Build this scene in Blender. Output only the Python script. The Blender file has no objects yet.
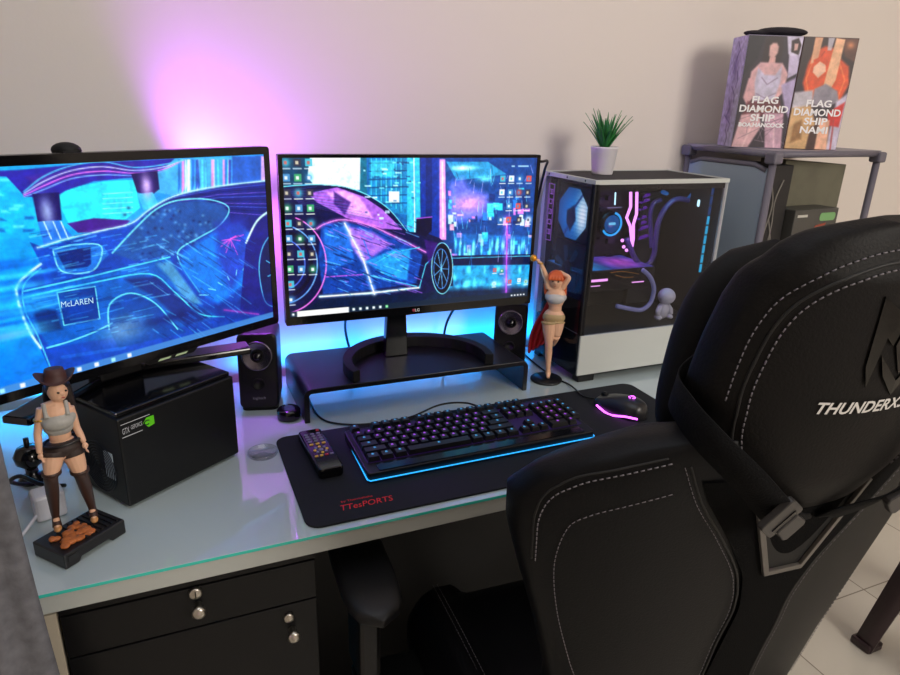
import bpy, math, random
import numpy as np
from mathutils import Vector, Matrix
random.seed(7)
rng = np.random.default_rng(5)
scn = bpy.context.scene
col = scn.collection
PI = math.pi

# ------------------------------------------------------------------ camera
CAM_F = 663.138
CAM_C = np.array([0.49495, -0.80609, 1.33803])
def cam_axes(p=0.33765, yaw=-0.41405, roll=0.03312):
    f = np.array([-math.sin(yaw)*math.cos(p), math.cos(yaw)*math.cos(p), -math.sin(p)])
    r = np.array([math.cos(yaw), math.sin(yaw), 0]); u = np.cross(r, f)
    return r*math.cos(roll)+u*math.sin(roll), -r*math.sin(roll)+u*math.cos(roll), f
AR, AU, AF = cam_axes()
cd = bpy.data.cameras.new('camera'); cam = bpy.data.objects.new('camera', cd); col.objects.link(cam)
cd.sensor_fit = 'HORIZONTAL'; cd.sensor_width = 36; cd.lens = CAM_F/900*36; cd.clip_start = .02
m = Matrix.Identity(4)
for i in range(3):
    m[i][0] = AR[i]; m[i][1] = AU[i]; m[i][2] = -AF[i]; m[i][3] = CAM_C[i]
cam.matrix_world = m
scn.camera = cam
def ray(x, y): return AF + AR*(x-450)/CAM_F - AU*(y-337.5)/CAM_F
def at(x, y, axis, v):
    """point of the photograph traced onto an axis-aligned plane of the room"""
    d = ray(x, y); i = 'xyz'.index(axis); return CAM_C + d*(v-CAM_C[i])/d[i]
def atplane(x, y, P, n):
    d = ray(x, y); n = np.array(n, float); return CAM_C + d*(((np.array(P)-CAM_C)@n)/(d@n))

# --------------------------------------------------------------- materials
def lin(c): return tuple(((v/255)/12.92 if v/255 <= .04045 else ((v/255+.055)/1.055)**2.4) for v in c)
MATS = {}
def mat(name, rgb, rough=.5, metal=0, emit=None, es=0, noise=0, nscale=40, bump=0, coat=0, spec=.5, stretch=None):
    if name in MATS: return MATS[name]
    m = bpy.data.materials.new(name); m.use_nodes = True
    nt = m.node_tree; b = nt.nodes['Principled BSDF']
    c = lin(rgb)+(1,)
    b.inputs['Base Color'].default_value = c
    b.inputs['Roughness'].default_value = rough; b.inputs['Metallic'].default_value = metal
    b.inputs['Specular IOR Level'].default_value = spec
    b.inputs['Coat Weight'].default_value = coat; b.inputs['Coat Roughness'].default_value = .04
    if emit: b.inputs['Emission Color'].default_value = lin(emit)+(1,); b.inputs['Emission Strength'].default_value = es
    if noise or bump:
        tc = nt.nodes.new('ShaderNodeTexCoord'); n = nt.nodes.new('ShaderNodeTexNoise')
        n.inputs['Scale'].default_value = nscale; n.inputs['Detail'].default_value = 5
        src = tc.outputs['Object']
        if stretch:
            mp = nt.nodes.new('ShaderNodeMapping'); mp.inputs['Scale'].default_value = stretch
            nt.links.new(src, mp.inputs['Vector']); src = mp.outputs['Vector']
        nt.links.new(src, n.inputs['Vector'])
        if noise:
            mx = nt.nodes.new('ShaderNodeMix'); mx.data_type = 'RGBA'
            mx.inputs[6].default_value = tuple(v*(1-noise) for v in c[:3])+(1,)
            mx.inputs[7].default_value = tuple(min(1, v*(1+noise)) for v in c[:3])+(1,)
            nt.links.new(n.outputs['Fac'], mx.inputs[0]); nt.links.new(mx.outputs[2], b.inputs['Base Color'])
        if bump:
            bp = nt.nodes.new('ShaderNodeBump'); bp.inputs['Strength'].default_value = bump; bp.inputs['Distance'].default_value = .002
            nt.links.new(n.outputs['Fac'], bp.inputs['Height']); nt.links.new(bp.outputs['Normal'], b.inputs['Normal'])
    MATS[name] = m; return m
def attr_mat(name, es=0, rough=.4, gain=1):
    """colour comes from the painted colour attribute: es>0 for a lit screen, else printed card"""
    m = bpy.data.materials.new(name); m.use_nodes = True
    nt = m.node_tree; b = nt.nodes['Principled BSDF']
    a = nt.nodes.new('ShaderNodeAttribute'); a.attribute_name = 'paint'
    b.inputs['Roughness'].default_value = rough
    if es:
        b.inputs['Base Color'].default_value = (.004, .004, .004, 1)
        nt.links.new(a.outputs['Color'], b.inputs['Emission Color']); b.inputs['Emission Strength'].default_value = es
    else:
        nt.links.new(a.outputs['Color'], b.inputs['Base Color'])
    return m
def glass_mat(name, tint=(1, 1, 1), refl=.06, rough=.02, haze=0):
    m = bpy.data.materials.new(name); m.use_nodes = True
    nt = m.node_tree; nt.nodes.clear()
    o = nt.nodes.new('ShaderNodeOutputMaterial'); t = nt.nodes.new('ShaderNodeBsdfTransparent'); g = nt.nodes.new('ShaderNodeBsdfGlossy')
    t.inputs[0].default_value = tuple(tint)+(1,); g.inputs['Roughness'].default_value = rough
    mx = nt.nodes.new('ShaderNodeMixShader'); lw = nt.nodes.new('ShaderNodeLayerWeight'); lw.inputs[0].default_value = .5
    pw = nt.nodes.new('ShaderNodeMath'); pw.operation = 'POWER'; pw.inputs[1].default_value = 4; fr = nt.nodes.new('ShaderNodeMath'); fr.operation = 'MULTIPLY_ADD'; fr.inputs[1].default_value = .55; fr.inputs[2].default_value = refl*.6
    nt.links.new(lw.outputs['Facing'], pw.inputs[0]); nt.links.new(pw.outputs[0], fr.inputs[0])
    nt.links.new(fr.outputs[0], mx.inputs[0]); nt.links.new(t.outputs[0], mx.inputs[1]); nt.links.new(g.outputs[0], mx.inputs[2])
    out = mx.outputs[0]
    if haze:
        d = nt.nodes.new('ShaderNodeBsdfDiffuse'); d.inputs[0].default_value = (.55, .58, .56, 1)
        m2 = nt.nodes.new('ShaderNodeMixShader'); m2.inputs[0].default_value = haze
        nt.links.new(out, m2.inputs[1]); nt.links.new(d.outputs[0], m2.inputs[2]); out = m2.outputs[0]
    nt.links.new(out, o.inputs[0]); return m

# ------------------------------------------------------------ mesh builder
def rotm(rz=0, rx=0, ry=0): return (Matrix.Rotation(rz, 3, 'Z') @ Matrix.Rotation(ry, 3, 'Y') @ Matrix.Rotation(rx, 3, 'X'))
class MB:
    def __init__(s): s.v = []; s.f = []; s.mi = []; s.sm = []
    def add(s, vs, fs, mi=0, smooth=False):
        k = len(s.v); s.v += [tuple(map(float, v)) for v in vs]
        for f in fs: s.f.append(tuple(k+i for i in f)); s.mi.append(mi); s.sm.append(smooth)
        return s
    def box(s, c, d, R=None, mi=0):
        """box with centre c and full sizes d"""
        R = R or Matrix.Identity(3); c = Vector(c)
        vs = [c + R @ Vector((x*d[0]/2, y*d[1]/2, z*d[2]/2)) for x in (-1, 1) for y in (-1, 1) for z in (-1, 1)]
        return s.add(vs, [(0, 1, 3, 2), (4, 6, 7, 5), (0, 4, 5, 1), (2, 3, 7, 6), (0, 2, 6, 4), (1, 5, 7, 3)], mi)
    def tube(s, pts, rad, n=10, cap=True, mi=0, flat=None, closed=False):
        pts = [Vector(p) for p in pts]; N = len(pts)
        if not hasattr(rad, '__len__'): rad = [rad]*N
        vs = []; prev = None
        for i, p in enumerate(pts):
            if closed: t = pts[(i+1) % N]-pts[i-1]
            else: t = (pts[min(i+1, N-1)]-pts[max(i-1, 0)])
            t.normalize()
            if prev is None:
                a = Vector((0, 0, 1)) if abs(t.z) < .9 else Vector((1, 0, 0))
                prev = (a - t*a.dot(t)).normalized()
            else:
                q = prev - t*prev.dot(t)
                if q.length > 1e-6: prev = q.normalized()
            b = t.cross(prev); fl = flat or 1
            for k in range(n):
                a = 2*PI*k/n; vs.append(p + (prev*math.cos(a)*fl + b*math.sin(a))*rad[i])
        fs = [(i*n+k, i*n+(k+1) % n, (i+1)*n+(k+1) % n, (i+1)*n+k) for i in range(N-1) for k in range(n)]
        if closed: fs += [((N-1)*n+k, (N-1)*n+(k+1) % n, (k+1) % n, k) for k in range(n)]
        elif cap: fs += [tuple(range(n-1, -1, -1)), tuple((N-1)*n+k for k in range(n))]
        return s.add(vs, fs, mi, True)
    def cyl(s, p0, p1, r0, r1=None, n=24, mi=0):
        k = len(s.f); s.tube([p0, p1], [r0, r0 if r1 is None else r1], n, True, mi); return s
    def lathe(s, prof, c=(0, 0, 0), R=None, n=32, mi=0, sx=1, sy=1):
        R = R or Matrix.Identity(3); c = Vector(c); vs = []
        for r, z in prof:
            for k in range(n):
                a = 2*PI*k/n; vs.append(c + R @ Vector((r*math.cos(a)*sx, r*math.sin(a)*sy, z)))
        N = len(prof)
        fs = [(i*n+k, i*n+(k+1) % n, (i+1)*n+(k+1) % n, (i+1)*n+k) for i in range(N-1) for k in range(n)]
        fs += [tuple(range(n-1, -1, -1)), tuple((N-1)*n+k for k in range(n))]
        return s.add(vs, fs, mi, True)
    def ball(s, c, r, R=None, n=16, mi=0):
        if not hasattr(r, '__len__'): r = (r, r, r)
        R = R or Matrix.Identity(3); c = Vector(c); m = n//2; vs = [c + R @ Vector((0, 0, -r[2]))]
        for i in range(1, m):
            b = -PI/2 + PI*i/m
            for k in range(n): a = 2*PI*k/n; vs.append(c + R @ Vector((r[0]*math.cos(b)*math.cos(a), r[1]*math.cos(b)*math.sin(a), r[2]*math.sin(b))))
        vs.append(c + R @ Vector((0, 0, r[2])))
        fs = [(0, 1+(k+1) % n, 1+k) for k in range(n)]
        for i in range(m-2): fs += [(1+i*n+k, 1+i*n+(k+1) % n, 1+(i+1)*n+(k+1) % n, 1+(i+1)*n+k) for k in range(n)]
        t = len(vs)-1; o = 1+(m-2)*n; fs += [(o+k, o+(k+1) % n, t) for k in range(n)]
        return s.add(vs, fs, mi, True)
    def prism(s, poly, h, fr=None, mi=0, smooth=False):
        """polygon (2D) extruded by h; fr maps (a,b,c)->3D"""
        fr = fr or (lambda a, b, c: (a, b, c)); n = len(poly)
        vs = [fr(a, b, 0) for a, b in poly]+[fr(a, b, h) for a, b in poly]
        s.add(vs, [tuple(range(n-1, -1, -1)), tuple(range(n, 2*n))], mi)
        k = len(s.v)-2*n
        for i in range(n): s.f.append((k+i, k+(i+1) % n, k+n+(i+1) % n, k+n+i)); s.mi.append(mi); s.sm.append(smooth)
        return s
    def grid(s, P, mi=0, closed=False):
        """P[i][j] points"""
        a = len(P); b = len(P[0]); vs = [p for row in P for p in row]
        fs = [(i*b+j, i*b+(j+1) % b, (i+1)*b+(j+1) % b, (i+1)*b+j) for i in range(a-1) for j in range(b if closed else b-1)]
        return s.add(vs, fs, mi, True)
    def build(s, name, mats, parent=None, bevel=0, subs=0, weld=False, thick=0, bseg=2, remesh=0, smooth_it=0):
        me = bpy.data.meshes.new(name)
        off = Vector((0, 0, 0)); Ri = None
        if parent is not None and 'org' in ORG.get(parent.name, {}): off = ORG[parent.name]['org']; Ri = ORG[parent.name]['Ri']
        vs = [Vector(v)-off for v in s.v]
        if Ri is not None: vs = [Ri @ v for v in vs]
        me.from_pydata([tuple(v) for v in vs], [], s.f)
        mats = mats if isinstance(mats, (list, tuple)) else [mats]
        for m_ in mats: me.materials.append(m_)
        me.polygons.foreach_set('material_index', s.mi); me.polygons.foreach_set('use_smooth', s.sm)
        me.validate(); me.update()
        import bmesh
        bm = bmesh.new(); bm.from_mesh(me)
        if weld: bmesh.ops.remove_doubles(bm, verts=bm.verts, dist=1e-5)
        bmesh.ops.recalc_face_normals(bm, faces=bm.faces); bm.to_mesh(me); bm.free()
        o = bpy.data.objects.new(name, me); col.objects.link(o)
        if parent is not None: o.parent = parent; ORG[o.name] = ORG.get(parent.name, {})
        if thick: md = o.modifiers.new('t', 'SOLIDIFY'); md.thickness = thick; md.offset = 0
        if remesh:
            md = o.modifiers.new('r', 'REMESH'); md.mode = 'VOXEL'; md.voxel_size = remesh; md.use_smooth_shade = True
        if smooth_it: md = o.modifiers.new('s', 'SMOOTH'); md.iterations = smooth_it; md.factor = .5
        if bevel:
            md = o.modifiers.new('b', 'BEVEL'); md.width = bevel; md.segments = bseg; md.limit_method = 'ANGLE'; md.angle_limit = .7; md.harden_normals = False
        if subs: md = o.modifiers.new('u', 'SUBSURF'); md.levels = subs; md.render_levels = subs
        return o
ORG = {}
def tag(o, label, cat, group=None):
    o['label'] = label; o['category'] = cat
    if group: o['group'] = group
    return o
def thing(name, label, cat, loc=(0, 0, 0), rz=0, group=None):
    o = bpy.data.objects.new(name, None); col.objects.link(o); o.empty_display_size = .05
    o.location = loc; o.rotation_euler = (0, 0, rz)
    ORG[o.name] = {'org': Vector(loc), 'Ri': Matrix.Rotation(-rz, 3, 'Z')}
    return tag(o, label, cat, group)
def struct(o): o['kind'] = 'structure'; return o
def bx(name, lo, hi, m, parent=None, bevel=0, **k):
    lo = Vector(lo); hi = Vector(hi); return MB().box((lo+hi)/2, hi-lo).build(name, m, parent, bevel, **k)
def frame(org, X, Y, Z): 
    X = Vector(X); Y = Vector(Y); Z = Vector(Z); org = Vector(org)
    return lambda a, b, c=0: org+X*a+Y*b+Z*c
def text(body, size, fr, m, parent, name='lettering', align='CENTER', depth=.0004, sx=1, shear=0, bold=0, width=None):
    """real lettering; fr(a,b,c) maps text plane to the room"""
    cu = bpy.data.curves.new('t', 'FONT'); cu.body = body; cu.size = size; cu.align_x = align; cu.align_y = 'CENTER'
    cu.extrude = 0; cu.shear = shear; cu.offset = bold; cu.resolution_u = 3
    t = bpy.data.objects.new('t', cu); col.objects.link(t)
    bpy.context.view_layer.update()
    me = bpy.data.meshes.new_from_object(t.evaluated_get(bpy.context.evaluated_depsgraph_get()))
    bpy.data.objects.remove(t)
    vs = [v.co.copy() for v in me.vertices]; fs = [tuple(p.vertices) for p in me.polygons]
    if width:
        xs = [v.x for v in vs]; sx = width/(max(xs)-min(xs))
    mb = MB(); mb.add([fr(v.x*sx, v.y, depth) for v in vs], fs)
    bpy.data.meshes.remove(me)
    return mb.build(name, m, parent)
def rrect(w, h, r, n=5, cx=0, cy=0):
    out = []
    for sx, sy, a0 in ((1, 1, 0), (-1, 1, PI/2), (-1, -1, PI), (1, -1, 1.5*PI)):
        for i in range(n+1):
            a = a0+PI/2*i/n; out.append((cx+sx*(w/2-r)+r*math.cos(a), cy+sy*(h/2-r)+r*math.sin(a)))
    return out
def spline(pts, n=8):
    pts = [Vector(p) for p in pts]; out = []
    for i in range(len(pts)-1):
        p0 = pts[max(i-1, 0)]; p1 = pts[i]; p2 = pts[i+1]; p3 = pts[min(i+2, len(pts)-1)]
        for k in range(n):
            t = k/n; out.append(.5*((2*p1)+(-p0+p2)*t+(2*p0-5*p1+4*p2-p3)*t*t+(-p0+3*p1-3*p2+p3)*t**3))
    out.append(pts[-1]); return out

# ------------------------------------------- painter for screens and prints
class Canvas:
    def __init__(s, W, H, base): s.W, s.H = W, H; s.a = np.zeros((H, W, 3)); s.a[:] = base; s.y, s.x = np.mgrid[0:H, 0:W].astype(float)
    def _blend(s, k, c): s.a += (np.array(c, float)-s.a)*k[..., None]
    def _dist(s, P, closed=False):
        d = np.full((s.H, s.W), 1e9); n = len(P)
        for i in range(n if closed else n-1):
            x0, y0 = P[i]; x1, y1 = P[(i+1) % n]; dx, dy = x1-x0, y1-y0; L = dx*dx+dy*dy+1e-9
            t = np.clip(((s.x-x0)*dx+(s.y-y0)*dy)/L, 0, 1); d = np.minimum(d, np.hypot(s.x-x0-t*dx, s.y-y0-t*dy))
        return d
    def poly(s, P, c, alpha=1, soft=1.0):
        ins = np.zeros((s.H, s.W), bool); n = len(P)
        for i in range(n):
            x0, y0 = P[i]; x1, y1 = P[(i+1) % n]
            if y0 == y1: continue
            ins ^= ((y0 > s.y) != (y1 > s.y)) & (s.x < (x1-x0)*(s.y-y0)/(y1-y0)+x0)
        sd = np.where(ins, 1, -1)*s._dist(P, True)
        s._blend(np.clip(sd/soft+.5, 0, 1)*alpha, c)
    def line(s, P, c, w=1.0, alpha=1, glow=0):
        d = s._dist(P); k = np.clip((w/2-d)+.5, 0, 1)
        if glow: k = np.maximum(k, np.exp(-(d/glow)**2)*.5)
        s._blend(k*alpha, c)
    def blob(s, cx, cy, rx, ry, c, alpha=1, rot=0):
        ca, sa = math.cos(rot), math.sin(rot); X = (s.x-cx)*ca+(s.y-cy)*sa; Y = -(s.x-cx)*sa+(s.y-cy)*ca
        s._blend(np.exp(-((X/rx)**2+(Y/ry)**2))*alpha, c)
    def rect(s, x0, y0, x1, y1, c, alpha=1):
        k = np.clip(s.x-x0+.5, 0, 1)*np.clip(x1-s.x+.5, 0, 1)*np.clip(s.y-y0+.5, 0, 1)*np.clip(y1-s.y+.5, 0, 1); s._blend(k*alpha, c)
    def grain(s, sc, amp, mask=None):
        h, w = int(s.H/sc)+2, int(s.W/sc)+2; n = rng.random((h, w))
        yi = s.y/sc; xi = s.x/sc; y0 = yi.astype(int); x0 = xi.astype(int); fy = yi-y0; fx = xi-x0
        v = n[y0, x0]*(1-fy)*(1-fx)+n[y0+1, x0]*fy*(1-fx)+n[y0, x0+1]*(1-fy)*fx+n[y0+1, x0+1]*fy*fx
        s.a *= (1+(v-.5)*2*amp)[..., None]
    def mesh(s, name, fr, w, h, m, parent, contrast=1):
        """fr(a,b,c): a 0..w to the right, b 0..h up"""
        H, W = s.H, s.W; c = np.clip(s.a, 0, 255)/255
        c = np.where(c <= .04045, c/12.92, ((c+.055)/1.055)**2.4)
        P = [[fr(w*j/(W-1), h*(1-i/(H-1)), 0) for j in range(W)] for i in range(H)]
        o = MB().grid(P).build(name, m, parent)
        at_ = o.data.color_attributes.new('paint', 'FLOAT_COLOR', 'POINT')
        rgba = np.ones((H*W, 4), np.float32); rgba[:, :3] = c.reshape(-1, 3)
        at_.data.foreach_set('color', rgba.ravel()); return o
# ================================================================== SETTING
WY = .62           # back wall
wall_m = mat('wall_paint', (222, 213, 205), .85, bump=.06, nscale=180)
tile_m = mat('floor_tile', (205, 200, 188), .25)
def tile_nodes():
    nt = tile_m.node_tree; b = nt.nodes['Principled BSDF']
    tc = nt.nodes.new('ShaderNodeTexCoord'); mp = nt.nodes.new('ShaderNodeMapping'); br = nt.nodes.new('ShaderNodeTexBrick')
    mp.inputs['Location'].default_value = (.08, .21, 0); br.offset = 0; br.inputs['Scale'].default_value = 1
    br.inputs['Brick Width'].default_value = .4; br.inputs['Row Height'].default_value = .4; br.inputs['Mortar Size'].default_value = .002
    br.inputs['Color1'].default_value = lin((208, 202, 190))+(1,); br.inputs['Color2'].default_value = lin((201, 196, 184))+(1,); br.inputs['Mortar'].default_value = lin((140, 132, 120))+(1,)
    nt.links.new(tc.outputs['Object'], mp.inputs[0]); nt.links.new(mp.outputs[0], br.inputs['Vector']); nt.links.new(br.outputs['Color'], b.inputs['Base Color'])
tile_nodes()
X0, X1, Y0 = -.75, 3.9, -3.2; H = 2.7
struct(bx('floor', (X0, Y0, -.05), (X1, WY+.1, 0), tile_m))
struct(bx('ceiling', (X0, Y0, H), (X1, WY+.1, H+.05), mat('ceiling_paint', (225, 222, 216), .9)))
struct(bx('wall_back', (X0, WY, 0), (X1, WY+.1, H), wall_m))
struct(bx('wall_left', (X0-.1, Y0, 0), (X0, WY+.1, H), wall_m))
struct(bx('wall_right', (X1, Y0, 0), (X1+.1, WY+.1, H), wall_m))
struct(bx('wall_front', (X0, Y0-.1, 0), (X1, Y0, H), wall_m))
struct(bx('baseboard_back', (X0, WY-.012, 0), (X1, WY, .08), mat('skirting_tile', (190, 184, 172), .3), bevel=.002))

# ------------------------------------------------------------------- desk
white_lam = mat('white_laminate', (176, 180, 176), .35)
glass_face = mat('glass_top', (178, 192, 194), .28, coat=1.0, spec=.3)
glass_edge = mat('glass_edge_green', (60, 196, 180), .15)
DX0, DX1, DY1 = .02, 1.745, .60
d = thing('desk', 'white desk with a green-edged glass top under the monitors', 'desk', (.88, .3, 0))
bx('desktop', (DX0, .003, .717), (DX1, DY1, .7445), white_lam, d, bevel=.0015)
gt = bx('glass_top', (DX0, 0, .7448), (DX1, DY1, .75), [glass_face, glass_edge], d, bevel=.0006)
for p in gt.data.polygons: p.material_index = 0 if abs(p.normal.z) > .5 else 1
gt['label'] = 'clear glass sheet with a green edge'
for x in (DX1-.03, ): bx('side_panel', (x, .02, 0), (x+.025, DY1-.02, .717), white_lam, d, bevel=.001)
bx('side_panel', (DX0+.005, .05, 0), (DX0+.03, DY1-.02, .717), white_lam, d, bevel=.001)
bx('added_dark_panel', (.69, .36, .05), (DX1-.03, .378, .717), mat('black_laminate', (11, 11, 13), .38, noise=.15, nscale=60, spec=.3), d)['label'] = 'added black board that darkens the space under the desk'  # added board, keeps the space under the desk dark
# ---- pedestal
blk_lam = mat('black_laminate', (11, 11, 13), .38, noise=.15, nscale=60, spec=.3)
steel = mat('brushed_steel', (190, 185, 175), .3, 1)
dp = thing('drawer_pedestal', 'black drawer pedestal with locks under the left end of the desk', 'drawers', (.485, .28, 0))
bx('body', (.318, .03, .0), (.652, .55, .7), blk_lam, dp, bevel=.001)
bx('side_panel', (.300, .012, 0), (.317, .55, .708), mat('beige_panel', (176, 166, 148), .5), dp, bevel=.001)['label'] = 'beige side panel'
zt = .712
bx('top_rail', (.320, .012, .703), (.650, .03, .714), blk_lam, dp)
for i, (z0, z1) in enumerate(((.635, .701), (.44, .632), (.245, .437), (.05, .242))):
    dr = bx('drawer', (.321, .010, z0), (.649, .0298, z1), blk_lam, dp, bevel=.0012)
    if i == 0:
        MB().lathe([(0, -.002), (.0085, -.002), (.0085, .004), (.007, .0052), (0, .0052)], (.483, .0085, .694), rotm(rx=PI/2)).build('lock', steel, dr)
        bx('keyhole', (.4822, .0022, .689), (.4838, .0034, .699), mat('dark_slot', (15, 12, 8), .5), dr)
        kx, kz = .485, .672
    else: kx, kz = .610, z1-.045
    MB().lathe([(0, -.004), (.0055, -.004), (.0045, .008), (.009, .013), (.0095, .018), (.006, .021), (0, .021)], (kx, .0085, kz), rotm(rx=PI/2)).build('knob', steel, dr)
    if i == 1:
        MB().lathe([(0, -.002), (.0075, -.002), (.0075, .004), (.006, .0052), (0, .0052)], (.606, .0085, .612), rotm(rx=PI/2)).build('lock', steel, dr)

# ------------------------------------------------------------------ curtain
def curtain():
    mb = MB(); P = []
    for i in range(80):
        z = .02+2.5*i/79; row = []
        t = max(0, (1.05-z))/1.05
        for j in range(120):
            s = j/119
            base_x = .318+.028*t**1.5 - s*.62; base_y = -.055 - s*.10
            w = math.sin(s*31+.4*math.sin(z*2))*(.022+.012*t)*min(1, s*9+.15)+.007*math.sin(s*75+z*1.5)
            row.append((base_x+.3*w+.004*math.sin(z*5+s*9), base_y - abs(w)*1.3 - w*.4, z))
        P.append(row)
    o = mb.grid(P).build('curtain', mat('grey_fleece', (100, 100, 106), .95, noise=.6, nscale=55, bump=.9), None, thick=.004)
    return tag(o, 'grey fleecy curtain hanging at the left end of the desk', 'curtain')
curtain()

# ================================================================== LIGHTS
def area(name, loc, size, power, rgb, target=None, sy=None, spread=None):
    l = bpy.data.lights.new(name, 'AREA'); l.energy = power; l.color = rgb; l.size = size
    if sy: l.shape = 'RECTANGLE'; l.size_y = sy
    if spread: l.spread = spread
    o = bpy.data.objects.new(name, l); col.objects.link(o); o.location = loc
    if target is not None: o.rotation_euler = (Vector(target)-Vector(loc)).to_track_quat('-Z', 'Y').to_euler()
    return o
area('ceiling_lamp_light', (2.2, -2.9, 2.35), 1.1, 68, (1, .93, .85), (1.6, .3, .9))
area('room_fill_light', (.7, -.35, 2.62), 1.3, 8, (.86, .92, 1), (.7, -.2, 0))
# magenta smart lamp behind the left monitor throwing its beam up the wall
def spot(name, loc, tgt, power, rgb, ang, blend=.6, rad=.02):
    l = bpy.data.lights.new(name, 'SPOT'); l.energy = power; l.color = rgb; l.spot_size = ang; l.spot_blend = blend; l.shadow_soft_size = rad
    o = bpy.data.objects.new(name, l); col.objects.link(o); o.location = loc
    o.rotation_euler = (Vector(tgt)-Vector(loc)).to_track_quat('-Z', 'Y').to_euler(); return o
spot('magenta_wall_light', (.535, .535, 1.16), (.80, .605, 1.52), 12.0, (.50, .09, 1), 2.1, .85)
spot('magenta_low_light', (.64, .52, 1.14), (.86, .56, .80), 6.0, (.46, .08, 1), 2.8, .8)
area('cyan_strip_light', (1.0, .585, .775), .8, 1.9, (.0, .28, 1), (1.0, .62, .86), sy=.012)
area('cyan_strip_light', (.25, .585, .775), .3, 1.4, (.0, .35, 1), (.25, .62, .86), sy=.012)
area('cyan_under_desk_light', (.9, .60, .55), 1.0, 1.2, (.0, .5, 1), (.9, .3, 0), sy=.012)
w = bpy.data.worlds.new('world'); scn.world = w; w.use_nodes = True
w.node_tree.nodes['Background'].inputs[0].default_value = (.5, .55, .65, 1); w.node_tree.nodes['Background'].inputs[1].default_value = .02
scn.view_settings.view_transform = 'Standard'; scn.view_settings.look = 'None'; scn.view_settings.gamma = 1; scn.view_settings.use_curve_mapping = False
scn.view_settings.exposure = 0

glass_face.node_tree.nodes['Principled BSDF'].inputs['Coat IOR'].default_value = 1.75
# ================================================================ MONITORS
blk = mat('black_plastic', (11, 11, 13), .38, spec=.4)
blk_gloss = mat('black_gloss', (12, 12, 15), .12)
blk_matte = mat('black_matte', (14, 14, 16), .6, spec=.3)
lit_white = mat('white_print', (225, 225, 225), .5, emit=(255, 255, 255), es=.15)
screen_m = attr_mat('lit_screen', es=1.0, rough=.25)
SW, SH = 416, 234
def monitor(name, label, P, ang, w, h, bez, rad, t=.035):
    """P: bottom-left front corner of the body, ang: heading of its width"""
    X = Vector((math.cos(ang), math.sin(ang), 0)); Z = Vector((0, 0, 1)); Y = Vector((math.sin(ang), -math.cos(ang), 0))  # Y towards viewer
    mo = thing(name, label, 'monitor', Vector(P)+X*w/2)
    fr = frame(P, X, Z, Y)
    MB().prism(rrect(w, h, rad, 4, w/2, h/2), -.018, fr).build('panel_shell', blk, mo, bevel=.001)
    MB().prism(rrect(w*.62, h*.62, .03, 5, w/2, h/2), -.022, lambda a, b, c: fr(a, b, c-.018)).build('rear_housing', blk_matte, mo, bevel=.006)
    # raised bezel ring
    mb = MB(); o = rrect(w, h, rad, 4, w/2, h/2); sx0, sx1, sy0, sy1 = bez[0], w-bez[1], bez[2], h-bez[3]
    i_ = rrect(sx1-sx0, sy1-sy0, .001, 4, (sx0+sx1)/2, (sy0+sy1)/2); n = len(o)
    mb.add([fr(a, b, .0015) for a, b in o]+[fr(a, b, .0015) for a, b in i_]+[fr(a, b, -.0005) for a, b in o]+[fr(a, b, .0002) for a, b in i_],
           [(k, (k+1) % n, n+(k+1) % n, n+k) for k in range(n)]+[(k, 2*n+k, 2*n+(k+1) % n, (k+1) % n) for k in range(n)]+[(n+k, n+(k+1) % n, 3*n+(k+1) % n, 3*n+k) for k in range(n)])
    mb.build('bezel', blk_gloss, mo)
    return mo, fr, (sx0, sy0, sx1-sx0, sy1-sy0), X, Y
MRP = np.array([.6935, .436, .923]); ML_ANG = math.radians(30.8)
MR = monitor('monitor', 'right monitor, thin-bezelled, standing on the black riser showing a parked car with desktop icons', MRP, 0.0, .54, .322, (.008, .008, .017, .006), .003)
PL = Vector((.676, .417, 0)) - Vector((math.cos(ML_ANG), math.sin(ML_ANG), 0))*.552
ML = monitor('monitor', 'left monitor, thick-bezelled and angled, showing a close-up of a car rear', (PL.x, PL.y, .938), ML_ANG, .552, .322, (.013, .012, .014, .013), .006)

def tracer(M_, zx, zy, zs):
    """maps traced points of the wallpaper onto pixels of the screen's canvas"""
    mo, fr, (sx, sy, sw, sh), X, Y = M_
    O = np.array(fr(sx, sy, 0)); n = np.array(Y)
    def T(*pts):
        out = []
        for x, y in pts:
            p = atplane(zx+x/zs, zy+y/zs, O, n)-O
            out.append((float(p@np.array(X))/sw*(SW-1), (1-p[2]/sh)*(SH-1)))
        return out
    return T
# ---- right wallpaper
c = Canvas(SW, SH, (14, 52, 110)); T = tracer(MR, 270, 140, 3.2143)
P = lambda pts, colr, al=1, so=1.2: c.poly(T(*pts), colr, al, so)
L = lambda pts, colr, w=1.2, al=1, gl=0: c.line([(p.x, p.y) for p in spline([(a, b, 0) for a, b in T(*pts)], 5)] if 3 < len(pts) < 16 and pts[0] != pts[-1] else T(*pts), colr, w, al, gl)
def B(x, y, rx, ry, colr, al=1, rot=0):
    (a, b), = T((x, y)); c.blob(a, b, rx*.47, ry*.47, colr, al, rot)
P([(20, 50), (480, 50), (480, 330), (20, 330)], (20, 92, 150))
P([(20, 50), (140, 50), (140, 160), (20, 160)], (10, 60, 92))
P([(128, 55), (292, 55), (290, 160), (150, 155), (120, 120)], (196, 248, 255))
P([(150, 62), (200, 62), (200, 110), (150, 110)], (235, 255, 255))
P([(290, 52), (310, 52), (312, 190), (288, 170)], (20, 96, 120))
P([(318, 60), (440, 58), (440, 240), (400, 235), (318, 175)], (26, 120, 168))
for i in range(7): L([(325+16*i, 60), (325+16*i, 180+8*i)], (90, 220, 235), 1.1, .7)
for i in range(6): L([(318, 75+26*i), (440, 72+26*i)], (8, 60, 110), 2.2, .7)
P([(325, 66), (400, 66), (400, 118), (325, 118)], (70, 190, 205), .6)
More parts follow.
